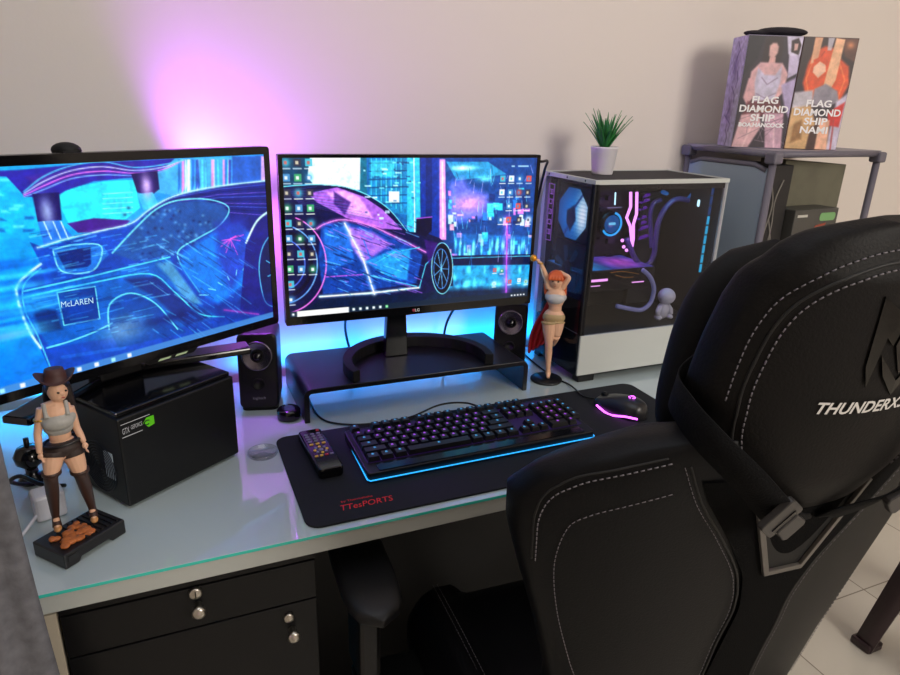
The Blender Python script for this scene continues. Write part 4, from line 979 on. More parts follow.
# seat
def seat():
    P = []
    for i in range(27):
        t = i/26; y = -.02+.50*t; w_ = .262*(1-max(0, (t-.86)/.14)**3*.28); zc = -.085+.02*math.sin(t*PI); T_ = .11*(1-max(0, (t-.85)/.15)**2.5*.65)
        row = []
        for k in range(48):
            a = 2*PI*k/48; c_, s_ = math.cos(a), math.sin(a); u = w_*math.copysign(abs(c_)**.5, c_); z = zc+T_/2*math.copysign(abs(s_)**.55, s_)
            if s_ > 0: z += .042*math.exp(-((abs(u)/w_-.86)/.13)**2)*abs(s_)**.4
            row.append(CB+CL*u+CFWD*y+Vector((0, 0, z-.005)))
        P.append(row)
    mb = MB(); mb.grid(P, closed=True); mb.add(P[0], [tuple(range(48))]); mb.add(P[-1], [tuple(range(48))[::-1]])
    s = mb.build('seat', lea, ch, weld=True)
    mb = MB()
    for sx_ in (-1, 1):
        for off in (.196, .204):
            for i in range(60):
                y = .02+.0072*i; p = CB+CL*(sx_*off)+CFWD*y+Vector((0, 0, -.008+.012*math.sin(y/.5*PI)))
                mb.tube([p, p+CFWD*.0045], .0005, n=4)
    mb.build('stitching', stm, s)
    return s
seat()
# arms
for s in (-1, 1):
    m0 = CB+CL*(s*.36)+CFWD*.35; zt_ = .655
    Pp = []
    for i in range(15):
        t = i/14; y = -.135+.27*t; w_ = .043*(1-abs(2*t-1)**4)**.5+.001; row = []
        for k in range(24):
            a = 2*PI*k/24; c_, s_ = math.cos(a), math.sin(a); row.append(Vector((m0.x, m0.y, zt_))+CL*(w_*math.copysign(abs(c_)**.6, c_))+CFWD*y+Vector((0, 0, .016*math.copysign(abs(s_)**.6, s_)*(.4+.6*(1-abs(2*t-1)**6)))))
        Pp.append(row)
    mb = MB(); mb.grid(Pp, closed=True); mb.add(Pp[0], [tuple(range(24))]); mb.add(Pp[-1], [tuple(range(24))[::-1]])
    ap = mb.build('armrest_pad', mat('soft_black_plastic', (15, 15, 18), .45, spec=.35), ch, weld=True)
    MB().box((m0.x, m0.y-.01, .56), (.036, .075, .20)).build('armrest_post', blk, ch, bevel=.008)
    MB().box(Vector((m0.x, m0.y-.01, .42))-CL*(s*.06), (.15, .07, .03), rotm(th)).build('armrest_bracket', blk, ch, bevel=.004)
# hinge covers and recline lever
for s in (-1, 1):
    MB().lathe([(0, 0), (.045, 0), (.045, .012), (.035, .02), (0, .02)], CB+CL*(s*.235)+Vector((0, 0, -.03)), rotm(rz=th, ry=s*PI/2)).build('hinge_cover', blk, ch)
MB().tube([CB+CL*.25+Vector((0, 0, -.05)), CB+CL*.265+CFWD*.10+Vector((0, 0, -.045)), CB+CL*.265+CFWD*.17+Vector((0, 0, -.03))], [.006, .007, .011], n=10).build('recline_lever', blk, ch)
c0 = CB+CFWD*.22; 
MB().box((c0.x, c0.y, .375), (.22, .26, .05), rotm(th)).build('tilt_mechanism', blk, ch, bevel=.006)
MB().tube([(c0.x, c0.y, .36), (c0.x, c0.y, .22), (c0.x, c0.y, .219), (c0.x, c0.y, .10)], [.025, .025, .032, .034], n=20).build('gas_lift', blk, ch)
for k in range(5):
    a = k*2*PI/5+.3; d_ = Vector((math.cos(a), math.sin(a), 0)); o = Vector((c0.x, c0.y, 0))
    lg_ = MB().tube([o+Vector((0, 0, .12))+d_*.02, o+d_*.18+Vector((0, 0, .105)), o+d_*.31+Vector((0, 0, .075))], [.032, .026, .018], n=12, flat=.8).build('base_leg', blk, ch)
    for s in (-1, 1):
        n_ = Vector((-d_.y, d_.x, 0)); c_ = o+d_*.31+Vector((0, 0, .03)); MB().cyl(c_+n_*(s*.006), c_+n_*(s*.026), .0298, n=20).build('caster_wheel', blk, lg_)
    MB().cyl(o+d_*.31+Vector((0, 0, .03)), o+d_*.31+Vector((0, 0, .075)), .008, n=10).build('caster_stem', steel, lg_)
# neck pillow on its straps
npl = thing('neck_pillow', 'black neck pillow strapped to the front of the chair headrest', 'pillow', tuple(cf(0, .6, -.14)))
P = []
for i in range(21):
    t = -1+2*i/20; v = .578+.125*t; w_ = (.106-.014*t)*(1-abs(t)**3.2)**.45+.001; T_ = .034*(1-abs(t)**2.6)**.6+.001
    P.append([cf(w_*math.copysign(abs(math.cos(a))**.7, math.cos(a)), v, -.132+T_*math.copysign(abs(math.sin(a))**.9, math.sin(a))-.02*t) for a in np.linspace(0, 2*PI, 32, endpoint=False)])
mb = MB(); mb.grid(P, closed=True); mb.add(P[0], [tuple(range(32))]); mb.add(P[-1], [tuple(range(32))[::-1]])
mb.build('cushion', mat('matte_black_cover', (12, 11, 14), .65, bump=.15, nscale=300, spec=.2), npl, weld=True)
web = mat('nylon_webbing', (9, 9, 11), .8, bump=.5, nscale=500, spec=.15)
def strap(pts, w_, name='strap', t=.0016):
    Q = spline(pts, 8); P = []
    for i, q in enumerate(Q):
        d_ = (Q[min(i+1, len(Q)-1)]-Q[max(i-1, 0)]).normalized(); rel = q-CB; n_ = (CL*rel.dot(CL)+CN*(rel.dot(CN)+.075)).normalized(); sd = d_.cross(n_).normalized(); P.append([q-sd*w_/2, q, q+sd*w_/2])
    return MB().grid(P).build(name, web, npl, thick=t)
for s in (-1, 1):
    strap([cf(s*.100, .590, -.105), cf(s*.146, .592, -.075), cf(s*.158, .590, -.040), cf(s*.152, .580, -.008), cf(s*.122, .553, .018), cf(s*.075, .508, .026), cf(s*.030, .475, .012), cf(s*.018, .462, .002)], .034)
    p0 = cf(s*.086, .516, .029); ax = (cf(s*.03, .47, .012)-cf(s*.125, .552, .018)).normalized(); sd = ax.cross(CN).normalized(); nn = sd.cross(ax).normalized()
    fr_ = frame(p0, ax, sd, nn)
    bk = MB(); bk.prism(rrect(.026, .040, .004, 3), .007, fr_); b_ = bk.build('buckle', mat('buckle_plastic', (52, 50, 50), .35), npl, bevel=.001)
    MB().prism(rrect(.004, .028, .001, 2, .004, 0), .0012, lambda a, b, q: fr_(a, b, .0068+q)).build('buckle_slot', em_m, b_)
    MB().prism([(.010, -.012), (.030, -.014), (.034, -.010), (.034, .010), (.030, .014), (.010, .012)], .0085, fr_).build('buckle_tongue', mat('buckle_plastic', (52, 50, 50), .35), npl, bevel=.0015)
# ============================================================ STORAGE RACK
RZ = math.radians(5); RO = Vector((1.785, .335, 0)); RXv = Vector((math.cos(RZ), math.sin(RZ), 0)); RYv_ = Vector((math.sin(math.radians(-1)), math.cos(math.radians(-1)), 0))
rk = thing('storage_rack', 'grey plastic storage rack standing in the corner right of the tower', 'rack', (1.99, .48, 0))
rg = mat('rack_grey', (104, 100, 112), .5); RW, RD, RH = .400, .268, 1.262
rfm = frame(RO, RXv, RYv_, (0, 0, 1))
for a, b in ((0, 0), (RW, 0), (0, RD), (RW, RD)):
    MB().tube([rfm(a, b, 0.001), rfm(a, b, RH-.004)], .0085, n=12).build('post', rg, rk)
    for z in (.14, .51, .88, RH-.016): MB().box(rfm(a, b, z), (.030, .030, .026), rotm(RZ)).build('connector', rg, rk, bevel=.005)
for z in (.14, .51, .88, RH-.003):
    MB().box(rfm(RW/2, RD/2, z), (RW, RD, .006), rotm(RZ)).build('shelf_panel', mat('rack_panel', (150, 146, 156), .5), rk)
    for (p, q) in (((0, 0), (RW, 0)), ((0, RD), (RW, RD)), ((0, 0), (0, RD)), ((RW, 0), (RW, RD))): MB().tube([rfm(*p, z-.005), rfm(*q, z-.005)], .0075, n=10).build('rail', rg, rk)
frost = glass_mat('frosted_plastic', (.55, .57, .60), haze=.55)
for z0_, z1_ in ((.15, .50), (.52, .87), (.89, RH-.040)):
    MB().box(rfm(-.001, RD/2, (z0_+z1_)/2), (.003, RD-.02, z1_-z0_), rotm(math.radians(1))).build('side_panel', mat('pale_panel', (150, 164, 178), .45), rk)
MB().tube([rfm(.0, .014, RH-.045), rfm(.0, .05, RH-.034), rfm(.0, RD-.05, RH-.034), rfm(.0, RD-.014, RH-.045)], .006, n=8).build('slot_rim', rg, rk)
# things on the rack's upper tier
zf = .8835
bb = thing('black_case', 'black wired box standing at the left inside the rack', 'box', tuple(rfm(.055, .10, zf)))
MB().box(rfm(.066, .10, zf+.172), (.082, .15, .344), rotm(RZ)).build('body', mat('black_card', (28, 26, 27), .6), bb, bevel=.003)
for k, pts in enumerate((((.040, .30), (.055, .25), (.042, .18), (.036, .12)), ((.080, .31), (.062, .26), (.066, .20), (.060, .12)), ((.050, .22), (.070, .17), (.074, .13)))):
    MB().tube(spline([rfm(a, .024, zf+z) for a, z in pts], 6), .0022, n=6).build('wire', mat('grey_wire', (120, 116, 110), .5), bb)
MB().box(rfm(.036, .028, zf+.285), (.012, .004, .022), rotm(RZ)).build('sticker', mat('tan_sticker', (170, 130, 100), .6), bb)
ob = MB().add([rfm(a, b, zf+z) for (a, z) in ((.135, 0), (.386, 0), (.388, .338), (.140, .352)) for b in (.072, .15)], [(0, 2, 4, 6), (7, 5, 3, 1), (0, 1, 3, 2), (2, 3, 5, 4), (4, 5, 7, 6), (6, 7, 1, 0)]).build('carton', mat('olive_card', (104, 102, 86), .7, noise=.35, nscale=14), None, bevel=.002)
tag(ob, 'large faded olive-grey carton behind the graphics card box in the rack', 'box')
gb = thing('graphics_card_box', 'grey box with a green badge low inside the rack', 'box', tuple(rfm(.20, .07, zf)))
gbz = float(rfm(0, 0, 0)[2])+1.135-zf
MB().box(rfm(.205, .036, zf+(1.122-zf)/2), (.170, .064, 1.122-zf), rotm(RZ)).build('body', mat('grey_card', (74, 72, 68), .5), gb, bevel=.002)
gf = frame(rfm(.120, .0035, 1.122), RXv, (0, 0, 1), Vector((RXv.y, -RXv.x, 0)))
MB().prism(rrect(.062, .020, .008, 4, .130, -.020), .0006, lambda a, b, q: gf(a, b, q)).build('badge', mat('green_badge', (120, 170, 110), .5), gb)
MB().prism([(.012, -.018), (.050, -.018), (.050, -.012), (.012, -.012)], .0006, lambda a, b, q: gf(a, b, q)).build('caption_bar', mat('pale_print', (190, 188, 180), .5), gb)
MB().prism([(.07, -.06), (.12, -.05), (.13, -.035), (.09, -.04)], .0006, lambda a, b, q: gf(a, b, q)).build('red_swoosh', mat('dull_red', (150, 70, 50), .5), gb)
# ------------------------------------------------- two printed boxes on top
BXd = Vector((.92, -.392, 0)).normalized(); BYd = Vector((.392, .92, 0)).normalized(); BW, BH, BDp = .1275, .2485, .085
print_m = attr_mat('printed_card', 0, .45)
p0 = CAM_C + ray(728.5, 143.5)*1.60; p0 = Vector((p0[0], p0[1], RH+.0006))
p0 = p0+BXd*.006
fontw = mat('white_letters', (240, 238, 240), .5)
def boxart(k):
    W, H_ = 84, 166; c = Canvas(W, H_, (44, 34, 46))
    if k == 0:
        c.poly([(0, 0), (26, 0), (18, 34), (0, 60)], (30, 26, 36), 1, 3); c.poly([(58, 0), (84, 0), (84, 26), (74, 40), (64, 24)], (206, 198, 222), 1, 2)
        c.poly([(26, 6), (36, 0), (52, 2), (56, 22), (52, 40), (26, 38)], (44, 28, 32), 1, 3); c.poly([(34, 14), (38, 10), (44, 10), (48, 15), (48, 24), (44, 31), (40, 33), (35, 28)], (222, 176, 168), 1, 3); c.poly([(37, 30), (46, 30), (47, 42), (36, 42)], (214, 164, 158), 1, 2)
        c.poly([(12, 52), (24, 38), (58, 38), (70, 54), (66, 82), (58, 92), (22, 94), (12, 78)], (216, 170, 172), 1, 3)
        c.poly([(22, 46), (34, 56), (50, 56), (58, 42), (60, 66), (54, 96), (24, 98), (20, 70)], (198, 190, 214), 1, 3); c.line([(30, 60), (40, 70), (54, 60)], (140, 120, 150), 2, .7); c.line([(26, 84), (40, 90), (56, 82)], (150, 130, 160), 2, .7)
        c.poly([(10, 62), (18, 60), (24, 86), (14, 102), (6, 90)], (206, 158, 162), 1, 3); c.poly([(14, 96), (64, 92), (74, 116), (8, 118)], (110, 52, 62), 1, 4); c.line([(10, 104), (40, 110), (72, 102)], (190, 150, 90), 1.6, .8)
        c.poly([(8, 116), (36, 112), (42, 134), (26, 166), (0, 166)], (214, 170, 176), 1, 3); c.poly([(44, 112), (74, 112), (80, 166), (54, 166)], (206, 164, 184), 1, 3); c.line([(30, 120), (18, 164)], (236, 200, 200), 3, .7); c.line([(60, 118), (68, 164)], (236, 200, 210), 3, .7)
        c.poly([(62, 70), (84, 58), (84, 120), (74, 104)], (180, 164, 204), 1, 4); c.poly([(66, 6), (76, 2), (82, 12), (80, 26), (68, 22)], (50, 32, 36), 1, 2); c.poly([(71, 10), (77, 10), (77, 19), (72, 20)], (216, 172, 166), 1, 1.5); c.poly([(66, 28), (82, 26), (84, 52), (70, 60)], (190, 178, 208), 1, 2)
        for q in range(16): c.line([(rng.random()*84, 100+rng.random()*60), (rng.random()*84, 100+rng.random()*60)], [(60, 36, 50), (220, 190, 210)][q % 2], 1.2, .35)
    else:
        c.poly([(0, 0), (84, 0), (84, 70), (0, 60)], (46, 28, 30)); c.poly([(58, 0), (84, 0), (84, 34), (66, 26)], (92, 54, 40), 1, 4); c.blob(72, 10, 6, 5, (220, 140, 90), .8)
        c.poly([(12, 40), (18, 20), (34, 12), (52, 16), (62, 30), (76, 40), (82, 66), (72, 96), (58, 84), (44, 96), (20, 90), (10, 66)], (222, 82, 38), 1, 4); c.line([(20, 30), (14, 60), (24, 88)], (246, 130, 70), 2.5, .7); c.line([(60, 34), (74, 60), (68, 90)], (246, 130, 70), 2.5, .7); c.line([(34, 20), (26, 34), (22, 50)], (170, 50, 26), 2, .7)
        c.poly([(16, 0), (28, 0), (26, 34), (16, 38)], (228, 170, 132), 1, 2); c.poly([(48, 0), (62, 2), (60, 60), (50, 86), (42, 78)], (238, 184, 142), 1, 2); c.poly([(22, 34), (38, 32), (42, 48), (32, 58), (22, 50)], (242, 194, 164), 1, 2)
        c.poly([(20, 32), (32, 26), (42, 32), (42, 40), (30, 34), (22, 42)], (214, 76, 34), 1, 2); c.poly([(36, 0), (46, 0), (44, 18), (38, 18)], (200, 196, 206), .8, 2)
        c.poly([(30, 74), (46, 66), (66, 76), (72, 92), (50, 102), (30, 96)], (140, 134, 146), 1, 3); c.poly([(0, 80), (28, 76), (32, 96), (10, 106), (0, 104)], (196, 190, 200), 1, 4)
        c.poly([(68, 92), (84, 78), (84, 166), (66, 166)], (200, 190, 214), 1, 4); c.poly([(0, 104), (30, 98), (42, 126), (36, 166), (0, 166)], (214, 172, 120), 1, 4); c.poly([(8, 128), (20, 120), (24, 150), (8, 156)], (140, 96, 52), .8, 4)
        c.poly([(58, 108), (82, 92), (80, 130), (62, 128)], (208, 48, 44), 1, 3); c.poly([(46, 116), (64, 120), (68, 166), (48, 166)], (236, 180, 150), 1, 3); c.poly([(36, 130), (48, 128), (48, 166), (34, 166)], (70, 40, 34), 1, 3); c.line([(70, 120), (74, 164)], (170, 60, 60), 3, .7)
    c.grain(6, .10); c.grain(2, .04); return c
for k, (lab, lines) in enumerate((('printed carton with a pale lavender figure picture, left of the two on the rack', (('FLAG', .062, .108), ('DIAMOND', .116, .088), ('SHIP', .058, .068), ('BOA.HANCOCK', .110, .052))),
                                  ('printed carton with an orange-haired figure picture, right of the two on the rack', (('FLAG', .060, .104), ('DIAMOND', .112, .084), ('SHIP', .056, .064), ('NAMI', .066, .044))))):
    o_ = p0+BXd*((BW+.001)*k)
    b = thing('figurine_box', lab, 'box', tuple(o_), 0, 'figurine boxes on top of the rack')
    fb_ = frame(o_, BXd, (0, 0, 1), -BYd)
    MB().box(o_+BXd*BW/2+BYd*BDp/2+Vector((0, 0, BH/2)), (BW, BDp, BH), rotm(math.atan2(BXd.y, BXd.x))).build('carton_body', mat('lavender_card', (176, 168, 196), .5) if k == 0 else mat('brown_card', (90, 62, 54), .5), b, bevel=.001)
    boxart(k).mesh('front_print', lambda a, q, z: fb_(.001+a, .001+q, .0006), BW-.002, BH-.002, print_m, b)
    for t_, w_, zz in lines:
        text(t_, .0215 if t_ != 'BOA.HANCOCK' else .0125, lambda a, q, z: fb_(BW/2+a, zz+q, .0012), fontw, b, width=w_, bold=.0006)
    if k == 0:
        cs = Canvas(40, 120, (182, 172, 204)); 
        for q in range(7): cs.line([(8+rng.random()*20, 5+q*16), (14+rng.random()*20, 14+q*16), (6+rng.random()*24, 22+q*16)], (92, 76, 120), 2, .8)
        cs.blob(18, 30, 8, 18, (110, 92, 140), .6); cs.blob(20, 80, 9, 22, (120, 96, 140), .6); cs.grain(3, .15)
        cs.mesh('side_print', lambda a, q, z: o_+BYd*(BDp-.001-a)-BXd*.0006+Vector((0, 0, .001+q)), BDp-.002, BH-.002, print_m, b)
cp = MB().ball(p0+BXd*.095+BYd*.045+Vector((0, 0, BH+.0115)), (.060, .034, .011), rotm(math.atan2(BXd.y, BXd.x)), n=24).ball(p0+BXd*.045+BYd*.05+Vector((0, 0, BH+.0075)), (.045, .025, .007), n=20).build('cloth_cap', mat('black_cloth_cap', (34, 30, 36), .9, noise=.3, nscale=80), remesh=.0025)
tag(cp, 'dark cloth cap lying flat on top of the two printed cartons', 'cap')

# ===================================================================== STOOL
st_m = mat('brown_plastic', (50, 34, 38), .4, bump=.15, nscale=200)
so = thing('plastic_stool', 'dark brown plastic stool on the tiles at the right edge', 'stool', (2.285, -.135, 0))
sc = Vector((2.285, -.135, 0))
MB().prism(rrect(.30, .30, .05, 5), .02, frame(sc+Vector((0, 0, .43)), (1, 0, 0), (0, 1, 0), (0, 0, 1))).build('seat', st_m, so, bevel=.008)
for sx_, sy_ in ((-1, 1), (1, 1), (1, -1), (-1, -1)):
    def q(u, z, side):   # L-shaped leg: two webs meeting in the corner
        s_ = .190-.055*z/.43; c_ = sc+Vector((sx_*s_, sy_*s_, z)); wv = (.048+.035*(z/.43)**2)*u
        return c_-Vector((sx_*wv, 0, 0)) if side else c_-Vector((0, sy_*wv, 0))
    P = [[q(1, z, 0), q(.5, z, 0), q(0, z, 0), q(.5, z, 1), q(1, z, 1)] for z in np.linspace(.004, .432, 14)]
    MB().grid(P).build('leg', st_m, so, thick=.007)
    s_ = .190; MB().box(sc+Vector((sx_*(s_-.02), sy_*(s_-.02), .012)), (.056, .056, .024)).build('foot_pad', st_m, so, bevel=.006)
for a, b in (((-1, -1), (-1, 1)), ((-1, 1), (1, 1)), ((1, 1), (1, -1)), ((1, -1), (-1, -1))):
    z = .19; s_ = .190-.055*z/.43-.004; pa = sc+Vector((a[0]*s_, a[1]*s_, z)); pb = sc+Vector((b[0]*s_, b[1]*s_, z)); d_ = (pb-pa)
    P = [[pa+d_*t+Vector((0, 0, -.018-.03*abs(2*t-1)**3)), pa+d_*t+Vector((0, 0, .018+.03*abs(2*t-1)**3))] for t in np.linspace(.1, .9, 14)]
    MB().grid(P).build('stretcher', st_m, so, thick=.007)

# ================================================================= FIGURINES
skin = mat('figurine_skin', (226, 178, 146), .45, spec=.4)
def figure_plane(O, zx, zy, zs):
    F = Vector((CAM_C[0]-O[0], CAM_C[1]-O[1], 0)).normalized()
    def J(x, y, dn=0):
        p = atplane(zx+x/zs, zy+y/zs, np.array(O)+np.array(F)*dn, F); return Vector(p)
    return J, F
def hand(mb, w_, d_, sd, r=.0042):
    """palm, four fingers of unequal length and a thumb at figurine scale"""
    mb.ball(w_+d_*.005, (r, r*.8, r*1.1), n=10)
    for k, ln in enumerate((.0085, .0100, .0095, .0075)):
        b_ = w_+d_*.007+sd*(-.0030+.0020*k); mb.tube([b_, b_+d_*ln*.55, b_+d_*ln*.9+sd.cross(d_)*.0022], [.00125, .0011, .0008], n=6)
    mb.tube([w_+d_*.003-sd*.0035, w_+d_*.006-sd*.0062, w_+d_*.009-sd*.0066], [.0014, .0012, .0009], n=6)
def head_parts(J, F, mb, c, r, f):
    mb.ball(c, (r*.86, r*.9, r*1.12), n=18); mb.ball(c+f*r*.84-Vector((0, 0, r*.12)), r*.16, n=8)
def face(parent, c, r, f):
    s = f.cross(Vector((0, 0, 1))).normalized(); e = MB()
    for k in (-1, 1): e.ball(c+f*r*.82+s*(k*r*.34)+Vector((0, 0, r*.08)), (r*.13, r*.08, r*.10), n=8)
    e.build('eyes', mat('eye_dark', (30, 22, 22), .4), parent)
    MB().ball(c+f*r*.80-Vector((0, 0, r*.50)), (r*.20, r*.10, r*.05), n=8).build('mouth', mat('lip_red', (170, 70, 66), .5), parent)
# --- first figurine: plain standing woman with a brimmed hat
O1 = (.346, .094, .775); J, F = figure_plane(O1, 0, 320, 3.2143)
f1 = thing('figurine', 'figurine of a standing woman in a brown hat and stockings on a black grate base', 'figurine', (.346, .094, .7503))
hA = math.radians(41); bX = Vector((math.cos(hA), math.sin(hA), 0)); bY = Vector((-math.sin(hA), math.cos(hA), 0)); bc_ = Vector((.346, .094, .7503))
bf = frame(bc_-bX*.046-bY*.032, bX, bY, (0, 0, 1))
blkb = mat('base_black', (20, 19, 21), .4)
mb = MB(); mb.prism([(0, 0), (.020, 0), (.024, .006), (.066, .006), (.070, 0), (.092, 0), (.092, .022), (0, .022)], .064, lambda a, b, q: bf(a, q, b)); base = mb.build('base', blkb, f1, bevel=.002)
for k in range(7): MB().box(bf(.040+.0075*k, .032, .0232), (.0035, .052, .0028), rotm(hA)).build('grate_bar', mat('grate_grey', (46, 44, 46), .35, .5), base)
MB().box(bf(.012, -.0005, .013), (.014, .001, .008), rotm(hA)).build('name_plate', mat('plate_dark', (34, 32, 34), .3), base)
rk_ = MB()
for k in range(26):
    a = rng.random(); b = rng.random(); rk_.ball(bf(.008+.046*a, .012+.036*b, .0235+.003*rng.random()), (.0045+.004*rng.random(), .004+.004*rng.random(), .0035), n=8)
rk_.build('rubble', mat('orange_rubble', (176, 98, 44), .6, noise=.6, nscale=220), base, remesh=.0012)
mb = MB(); zt1 = .775
fl_, fr2 = Vector(at(57.6, 527, 'z', .779)), Vector(at(94, 518, 'z', .778))
Lk, Lh = J(163, 508, .012), J(172, 425, .004); Rk, Rh = J(262, 500, .006), J(232, 420, 0)
la = fl_+Vector((0, 0, .014))-F*.006; ra = fr2+Vector((0, 0, .014))-F*.006
mb.tube(spline([Lh, Lh.lerp(Lk, .5)+F*.002, Lk, Lk.lerp(la, .4)-F*.003, la], 5), list(np.interp(np.linspace(0, 4, 21), [0, 1, 2, 3, 4], [.0138, .0112, .0074, .0070, .0038])), n=14)
mb.tube(spline([Rh, Rh.lerp(Rk, .5)+F*.002, Rk, Rk.lerp(ra, .4)-F*.003, ra], 5), list(np.interp(np.linspace(0, 4, 21), [0, 1, 2, 3, 4], [.0138, .0112, .0074, .0070, .0038])), n=14)
for a_, t_ in ((la, fl_), (ra, fr2)): mb.tube([a_, t_.lerp(a_, .3), t_+F*.006+Vector((0, 0, .001))], [.0044, .0044, .003], n=10)
S = F.cross(Vector((0, 0, 1))).normalized()*-1   # to the picture's right
RR = Matrix((S, -F, Vector((0, 0, 1)))).transposed()
pel, wst, chs, nk1, hd1 = J(203, 410), J(192, 366), J(184, 312), J(183, 262), J(184, 226)
mb.ball(pel, (.0215, .0150, .0165), RR, n=20); mb.ball(wst, (.0132, .0105, .0190), RR, n=18); mb.ball(chs.lerp(wst, .35), (.0165, .012, .016), RR, n=18); mb.ball(chs+Vector((0, 0, .003)), (.0205, .0135, .0190), RR, n=20); mb.ball(chs+F*.0085-Vector((0, 0, .004)), (.0165, .0085, .0095), RR, n=18)
shl, shr = J(134, 284), J(222, 280); mb.tube([shl, chs+Vector((0, 0, .017)), shr], [.0060, .0085, .0060], n=12); mb.tube([chs+Vector((0, 0, .016)), nk1, hd1], [.0070, .0048, .0055], n=12)
head_parts(J, F, mb, hd1, .0140, (F+S*.45).normalized())
le, lw = J(121, 362, .002), J(127, 428, .010); re, rw = J(246, 345, .0), J(270, 392, .008)
for a_, b_, c_ in ((shl, le, lw), (shr, re, rw)): mb.tube(spline([a_, a_.lerp(b_, .5), b_, b_.lerp(c_, .5), c_], 4), list(np.interp(np.linspace(0, 4, 17), [0, 1, 2, 3, 4], [.0062, .0058, .0047, .0045, .0032])), n=12)
hand(mb, lw, (J(140, 458, .012)-lw).normalized(), F); hand(mb, rw, (J(278, 418, .010)-rw).normalized(), F)
body = mb.build('body', skin, f1, remesh=.00085, smooth_it=2)
face(f1, hd1, .0140, (F+S*.45).normalized())
hr = MB(); hr.ball(hd1-F*.003+Vector((0, 0, .003)), (.0135, .0130, .0165), RR, n=18)
for k in range(9):
    x = -.012+.003*k; hr.tube(spline([hd1+S*x-F*.006+Vector((0, 0, .006)), hd1+S*(x*1.2)-F*.014-Vector((0, 0, .012)), hd1+S*(x*1.3)-F*.016-Vector((0, 0, .040+.005*(k % 3)))], 5), .0032, n=7)
hr.build('hair', mat('dark_hair', (34, 24, 24), .45, noise=.4, nscale=200, stretch=(6, 6, 1)), f1, remesh=.0013)
tm = mat('silver_cloth', (168, 166, 160), .5, noise=.15, nscale=200)
tp = MB(); tp.ball(chs-Vector((0, 0, .001)), (.0218, .0150, .0165), RR, n=22); tp.ball(chs+F*.0090-Vector((0, 0, .004)), (.0178, .0098, .0105), RR, n=20); tp.ball(chs.lerp(wst, .45), (.0180, .0138, .0160), RR, n=20)
for s in (-1, 1): tp.tube([chs+S*(s*.012)+F*.012+Vector((0, 0, .006)), chs+S*(s*.012)+F*.004+Vector((0, 0, .021)), chs+S*(s*.010)-F*.010+Vector((0, 0, .012))], .0028, n=8)
tp.build('vest_top', tm, f1, remesh=.0011)
sh = MB(); sh.ball(pel+Vector((0, 0, .001)), (.0228, .0163, .0145), RR, n=22); sh.tube([Lh, Lh.lerp(Lk, .18)+F*.001], [.0150, .0142], n=16); sh.tube([Rh, Rh.lerp(Rk, .18)+F*.001], [.0150, .0142], n=16)
sh.build('shorts', mat('dark_brown_cloth', (50, 36, 32), .6), f1, remesh=.0011)
mb = MB(); mb.tube([pel+S*(.0222*math.cos(a))+F*(.0165*math.sin(a))+Vector((0, 0, .010+.002*math.cos(a))) for a in np.linspace(0, 2*PI, 24, endpoint=False)], .0022, n=8, closed=True); mb.build('belt', mat('belt_black', (22, 18, 18), .4), f1)
stk = mat('brown_stocking', (62, 40, 32), .45)
for k_, a_, h_, t_ in ((Lk, la, Lh, fl_), (Rk, ra, Rh, fr2)):
    c = k_.lerp(h_, .22)
    MB().tube(spline([c, k_, k_.lerp(a_, .4)-F*.003, a_, t_+F*.001+Vector((0, 0, .002))], 6), list(np.interp(np.linspace(0, 4, 25), [0, 1, 2, 3, 4], [.0108, .0084, .0080, .0048, .0060])), n=16).build('stocking', stk, f1)
    MB().tube([c+Vector((0, 0, .002)), c-Vector((0, 0, .003))], [.0119, .0115], n=16).build('stocking_cuff', stk, f1)
    e = MB(); e.ball(t_+F*.003, (.0052, .0085, .0042), RR, n=12); e.build('shoe', mat('tan_shoe', (196, 140, 84), .4), f1)
ht = mat('brown_felt', (66, 34, 32), .6); hc = hd1+Vector((0, 0, .0125))
ht_ = MB(); P = []
for i, rr_ in enumerate((.004, .010, .012, .0128, .017, .0225)):
    P.append([hc+S*(rr_*math.cos(a)*1.0)+F*(rr_*math.sin(a)*.8)+Vector((0, 0, (.018, .017, .010, .002, .001+.0015*math.cos(2*a), .005+.009*abs(math.cos(a))**2-.004*max(0, math.sin(a)))[i])) for a in np.linspace(0, 2*PI, 40, endpoint=False)])
ht_.grid(P, closed=True); ht_.add(P[0], [tuple(range(40))]); ht_.build('hat', ht, f1, thick=.0014)
MB().tube([shl.lerp(le, .45)+S*(.0066*math.cos(a))+F*(.0066*math.sin(a)) for a in np.linspace(0, 2*PI, 16, endpoint=False)], .0014, n=6, closed=True).build('arm_band', mat('brass', (200, 150, 60), .3, .8), f1)
# --- second figurine: plain dancing woman with a red cape
f2c = Vector(at(546, 380, 'z', .75)); f2c.z = .7503
O2 = (f2c.x, f2c.y, .76); J, F = figure_plane(O2, 500, 240, 4.2188)
f2 = thing('figurine', 'orange-haired dancing woman figurine with a red cape beside the tower', 'figurine', tuple(f2c))
MB().lathe([(0, 0), (.0345, 0), (.036, .0015), (.036, .004), (.0345, .0055), (0, .0055)], f2c, n=48).build('base', blkb, f2)
S = F.cross(Vector((0, 0, 1))).normalized()*-1; RR = Matrix((S, -F, Vector((0, 0, 1)))).transposed()
mb = MB(); pel, wst, chs, nk2, hd2 = J(227, 325), J(233, 285), J(235, 238), J(236, 203), J(235, 172)
Lh, Lk = J(210, 345, .004), J(206, 430, .010); la = J(203, 545, .002); ft = J(203, 577, .004)
Rh, Rk, ra = J(240, 345), J(238, 405, .006), J(222, 440, -.030)
def limb(pts, rs, n=14):
    m_ = len(pts)-1; return (spline(pts, 5), list(np.interp(np.linspace(0, m_, 5*m_+1), range(m_+1), rs)), n)
